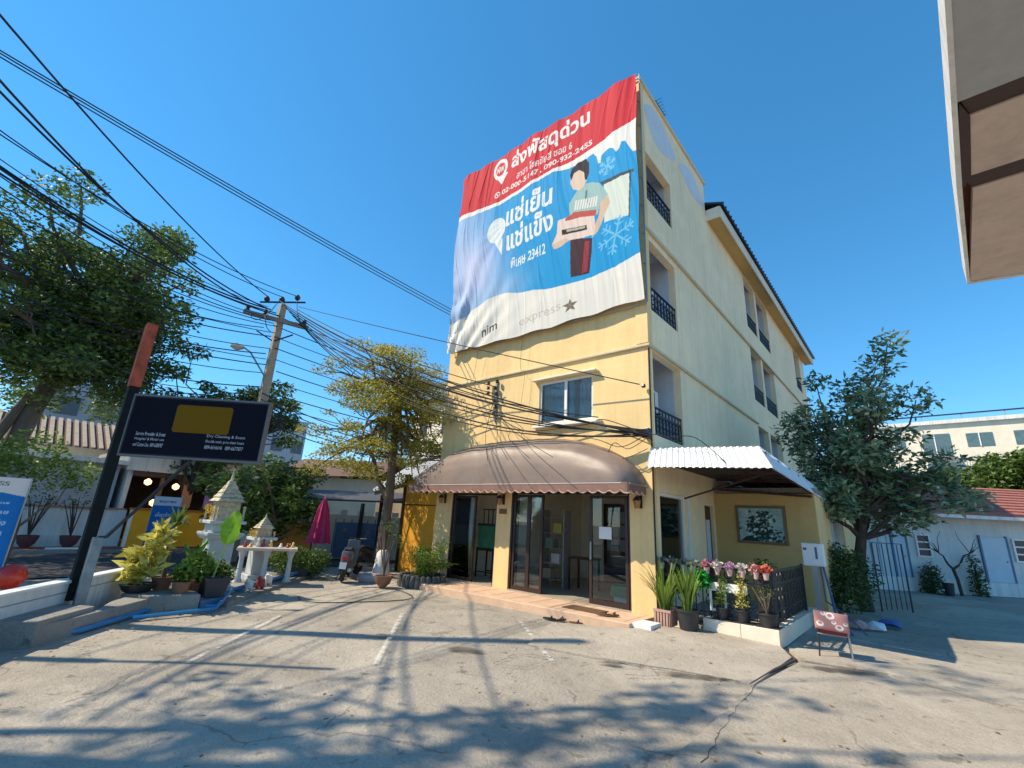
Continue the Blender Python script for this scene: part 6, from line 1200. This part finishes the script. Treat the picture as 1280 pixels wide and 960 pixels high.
# =================================================================== UTILITY POLE AND CABLES
PX, PY = -16.45, 5.85
up = thing('utility_pole', 'tall concrete utility pole with crossarm and insulators beside the road', 'utility pole', (PX, PY, 0))
PCm = mat('pole concrete', (.34, .30, .24), .85, .2, 6)
MB().add([(PX+sx*w_, PY+sy*w_, z) for z, w_ in ((0, .17), (8.75, .10)) for sx, sy in ((-1, -1), (1, -1), (1, 1), (-1, 1))], [(0, 3, 2, 1), (4, 5, 6, 7), (0, 1, 5, 4), (1, 2, 6, 5), (2, 3, 7, 6), (3, 0, 4, 7)]).build('shaft', PCm, up, bevel=.01)
cd = Vector((.62, .78, 0)).normalized()     # crossarm direction
def cpnt(s_, z, o_=0): v = Vector((PX+.12, PY-.12, z))+cd*s_+Vector((cd.y, -cd.x, 0))*o_; return v
MB().bar(cpnt(-1.15, 8.28), cpnt(1.05, 7.92), .12, .14).build('crossarm', mat('crossarm grey', (.25, .22, .20), .8, .2), up)
insm = mat('insulator', (.03, .03, .04), .3, 0)
for s_ in (-1.05, -.45, .9): p = cpnt(s_, 8.28-.164*(s_+1.15)+.07); MB().lathe([(.05, 0), (.085, .03), (.05, .08), (.08, .11), (.045, .2)], tuple(p), 10).build('insulator', insm, up)
for s_, z in ((-.5, 8.75), (0, 8.8), (.5, 8.95)): p = cpnt(s_, z); MB().lathe([(.05, 0), (.1, .06), (.1, .12), (.05, .2)], tuple(p), 10).build('insulator', insm, up)
MB().bar(cpnt(-.7, 8.7), cpnt(.8, 8.9), .05, .05).bar(cpnt(-.6, 7.6), cpnt(-.05, 7.3), .04).bar(cpnt(.6, 7.6), cpnt(.05, 7.3), .04).build('steel_bracket', BLACK, up)
sl = thing('street_lamp', 'small street lamp on a curved arm fixed to the utility pole', 'street lamp', (PX, PY, 6)); A_ = cpnt(-.05, 6.0)
MB().tube([tuple(A_), tuple(A_+Vector((-.25, -.5, .75))), tuple(A_+Vector((-.45, -.75, .95)))], .03, 6).build('arm', ALU, sl); bq = A_+Vector((-.55, -.85, .93)); MB().lathe([(.05, .1), (.2, .03), (.22, -.04), (.1, -.12)], tuple(bq), 12).build('lamp_head', WHITE, sl, smooth=True)

def ray_at(u, v, z):      # survey helper: the point of height z seen at photo pixel (u, v)
    d = fx+rx*((u-640)/570.5)-ux*((v-480)/570.5); t = (z-1.7)/d.z; return Vector((d.x*t, d.y*t, z))
def cable(a, b_, sag, r=.014, back=0.0, name='overhead_cable', label=None, group='overhead cables', m=WIRE, n=26):
    r *= 1.12
    a = Vector(a); b_ = Vector(b_); t0 = -back; pts = []
    for i in range(n+1):
        f = t0+(1-t0)*i/n; p = a.lerp(b_, f); p.z -= 4*sag*(f*(1-f)); pts.append(p)
    o = MB().tube(pts, r, 5, cap=False).build(name, m, smooth=False); tag(o, label or 'thin black overhead cable strung across the big tree to the pole', 'cable', group); return o
# high voltage trio passing high above, ending behind the building
for k, (va, vb) in enumerate(((33, 376), (37, 380), (42, 384))):
    A_ = ray_at(0, va, 9.3+.05*k); B_ = ray_at(563, vb, 8.9); d_ = (B_-A_); cable(A_-d_*.9, B_+d_*.5, .45, .012, label=('uppermost', 'middle', 'lowest')[k]+' of three thin parallel high wires crossing the sky towards the banner', group='high wires above the street')
# steep cables converging on the pole head
HP = [cpnt(-.5, 8.95), cpnt(-1.05, 8.6), cpnt(-.45, 8.5), cpnt(0, 9.0), cpnt(.5, 9.1)]
cable(ray_at(0, 19, 7.9), HP[0], .25, .016, .6, label='single thick black cable running steeply down from the top left corner to the utility pole', group='steep cables')
for v_, h_ in ((101, 1), (115, 2)): cable(ray_at(0, v_, 8.0), HP[h_], .42, .020, .6, label=('upper' if v_ == 101 else 'lower')+' of two close thick black cables dropping from the left edge to the pole', group='paired cables above the big tree')
for v_, h_ in ((163, 3), (168, 4)): cable(ray_at(0, v_, 8.1), HP[h_], .30, .012, .6, label=('upper' if v_ == 163 else 'lower')+' of two thin wires just above the big tree crown running to the pole', group='wires over the tree top')
for i, v_ in enumerate((199, 208, 211, 217, 220, 234, 256, 275, 300)):
    cable(ray_at(0, v_, 7.9-.06*i), cpnt(-.4+.15*(i % 4), 8.55-.10*i), .32+.03*(i % 3), (.010, .022, .018, .020, .012, .014, .013, .012, .013)[i], .5, label='black cable of the thick bundle crossing the big tree towards the pole top', group='cable bundle across the big tree')
for i, (v_, pz, z0) in enumerate(((318, 7.6, 6.9), (335, 7.45, 6.9), (348, 7.0, 6.7), (362, 6.8, 6.6), (368, 6.6, 6.5), (376, 6.4, 6.4), (392, 6.1, 6.2), (418, 5.6, 5.9), (440, 5.3, 5.8), (452, 5.2, 5.7), (470, 5.0, 5.5))):
    cable(ray_at(0, v_, z0), cpnt(-.15+.05*(i % 3), pz), .18+.04*(i % 4), .012+.004*(i % 2), .5, label='lower communication cable sagging across the big tree trunk to the pole', group='lower communication cables')
# from the pole to the yellow building's corner
E0 = Vector((-3.84, 8.56, 3.50))
for i in range(8):
    a = cpnt(-.1+.14*i, 8.85-.13*i); b_ = E0+Vector((-.02*i, 0, .05*((i % 3)-1))); cable(a, b_, .55+.10*i, .013 if i % 2 else .017, 0, label='black service cable from the pole head to the bracket at the building corner', group='service cables to the building corner')
for i, (b_, s_) in enumerate((((-4.02, 8.60, 4.55), .05), ((-8.1, 8.62, 5.1), .25), ((-8.1, 8.62, 4.9), .3), ((-8.1, 8.62, 4.6), .35), ((-5.0, 8.60, 3.95), .6), ((-8.2, 8.62, 4.35), .35))):
    cable(cpnt(.6, 8.7-.12*i), b_, s_, .011, 0, label=('thin wire ending high at the right corner of the yellow front wall', 'uppermost thin wire ending on the insulator rack', 'second thin wire ending on the insulator rack', 'third thin wire ending on the insulator rack', 'thin wire passing across the front window to its right', 'lowest thin wire ending on the insulator rack')[i], group='wires to the front wall')
# street cables going on past the pole and behind the building
for i in range(9):
    a = cpnt(-.2+.1*i, 8.3-.42*i); d_ = Vector((1.6+.25*i, 14, -.15)); cable(a, a+d_, .45, .012+.003*(i % 2), 0, label='street cable running on from the pole behind the orange leaved tree', group='street cables beyond the pole')
for i in range(5): cable(cpnt(0, 5.4-.22*i), (-10.5, 9.9+.1*i, 3.9-.1*i), .5, .014, 0, label='low drooping cable between the pole and the back of the building', group='low drooping cables')
ck_ = thing('cable_coil', 'tangled coil of spare black cable hanging on the utility pole', 'cable coil', (PX, PY, 4.4)); b = MB()
for k in range(7): r_ = .28+.05*random.random(); c_ = cpnt(.45+.04*k, 4.75-.1*k, .2+.03*k); b.tube([c_+cd*r_*math.cos(a)+Vector((0, 0, 1))*r_*1.2*math.sin(a) for a in np.linspace(0, 2*PI, 16)], .018, 5)
b.build('coil', WIRE, ck_)
# loops by the pole head
b = MB(); 
for p, q, dz in ((cpnt(-1.05, 8.5), cpnt(-.1, 8.8), -.75), (cpnt(.9, 8.1), cpnt(.5, 9.0), -.35), (cpnt(-.45, 8.3), cpnt(0, 7.6), -.3)): b.tube([p.lerp(q, f)+Vector((0, 0, dz*4*f*(1-f)))+Vector((.5, -.3, 0))*f*(1-f)*2 for f in np.linspace(0, 1, 10)], .014, 5)
b.build('jumper_loop', WIRE, up)
# insulator rack and slack wires on the facade
ir = thing('insulator_rack', 'vertical rack of dark insulators on the front wall left of the window', 'insulator rack', (-8.25, 8.7, 4.2))
MB().box(-8.29, -8.23, 8.74, 8.786, 4.2, 5.35).build('rack_bar', ALU, ir)
for k in range(6):
    z = 4.35+k*.18; MB().lathe([(.03, 0), (.055, .02), (.03, .05), (.055, .08), (.03, .10)], (-8.24+.06*(k % 2), 8.68, z), 8).build('insulator', insm, ir)
for k in range(3): MB().lathe([(.03, 0), (.055, .02), (.03, .06), (.05, .08)], (-8.50, 8.68, 5.25-k*.14), 8).build('insulator', insm, ir)
bk = thing('corner_bracket', 'dark cable bracket at the corner of the yellow building', 'bracket', (-3.9, 8.7, 3.5)); MB().box(-4.0, -3.86, 8.60, 8.786, 3.42, 3.62).build('clamp', insm, bk, bevel=.01); MB().lathe([(.03, 0), (.05, .03), (.03, .08)], (-3.98, 8.70, 4.5), 8).build('insulator', insm, bk)
def slack(pts, label, r=.009, group='slack wires on the front wall'):
    P_ = [Vector(p) for p in pts]; out = []
    for i in range(len(P_)-1):
        p0 = P_[max(i-1, 0)]; p1 = P_[i]; p2 = P_[i+1]; p3 = P_[min(i+2, len(P_)-1)]
        for k in range(6): t = k/6; out.append(.5*((2*p1)+(p2-p0)*t+(2*p0-5*p1+4*p2-p3)*t*t+(3*p1-p0-3*p2+p3)*t**3))
    out.append(P_[-1]); tag(MB().tube(out, r, 5, cap=False).build('slack_wire', WIRE), label, 'cable', group)
for i, x in enumerate((-8.3, -7.9, -7.5, -7.1)):
    slack([(-8.24, 8.62, 4.7-.05*i), (x, 8.5, 3.9), (x+.05, 8.45, 3.72), (x+.6, 7.9, 3.45), (x+1.1+.2*i, 7.5, 2.95)], 'slack black wire dropping from the insulator rack over the brown awning', .007)
slack([(-8.24, 8.7, 4.4), (-7.4, 8.6, 3.95), (-6.8, 8.65, 3.8), (-5.4, 8.7, 3.84), (-4.9, 8.65, 3.9), (-3.92, 8.62, 3.5)], 'wire running under the window sill to the corner bracket', .010)
slack([(-3.9, 8.62, 3.5), (-4.4, 8.5, 3.25), (-5.0, 8.6, 3.45), (-5.6, 8.65, 3.6)], 'curved loop of wire right of the window above the awning', .009)
slack([(-3.9, 8.62, 3.42), (-4.25, 8.5, 3.2), (-4.6, 8.55, 3.35), (-4.8, 8.6, 3.1)], 'short drooping wire at the building corner above the awning end', .008)
slack([(-3.9, 8.62, 3.2), (-4.3, 8.6, 3.05), (-4.8, 8.65, 3.0)], 'lowest short wire at the building corner', .008)
slack([(-3.86, 8.55, 3.5), (-3.4, 8.5, 3.38), (-2.9, 8.48, 3.32), (-2.4, 8.5, 2.84)], 'wire lying over the front skirt of the white canopy', .008)
slack([(CX+.02, 8.79, .3), (CX+.03, 8.77, 3.4), (CX+.035, 8.77, 5.4)], 'grey conduit running up the front corner of the building', .018)
slack([(-7.3, 8.62, 6.5), (-7.35, 8.65, 5.55), (-7.2, 8.65, 5.3), (-7.3, 8.65, 4.3)], 'thin string hanging from the banner down the front wall', .004); slack([(-8.9, 8.62, 6.55), (-9.1, 8.65, 5.56), (-9.15, 8.68, 5.5)], 'thin string from the banner hem to the belt course', .004)
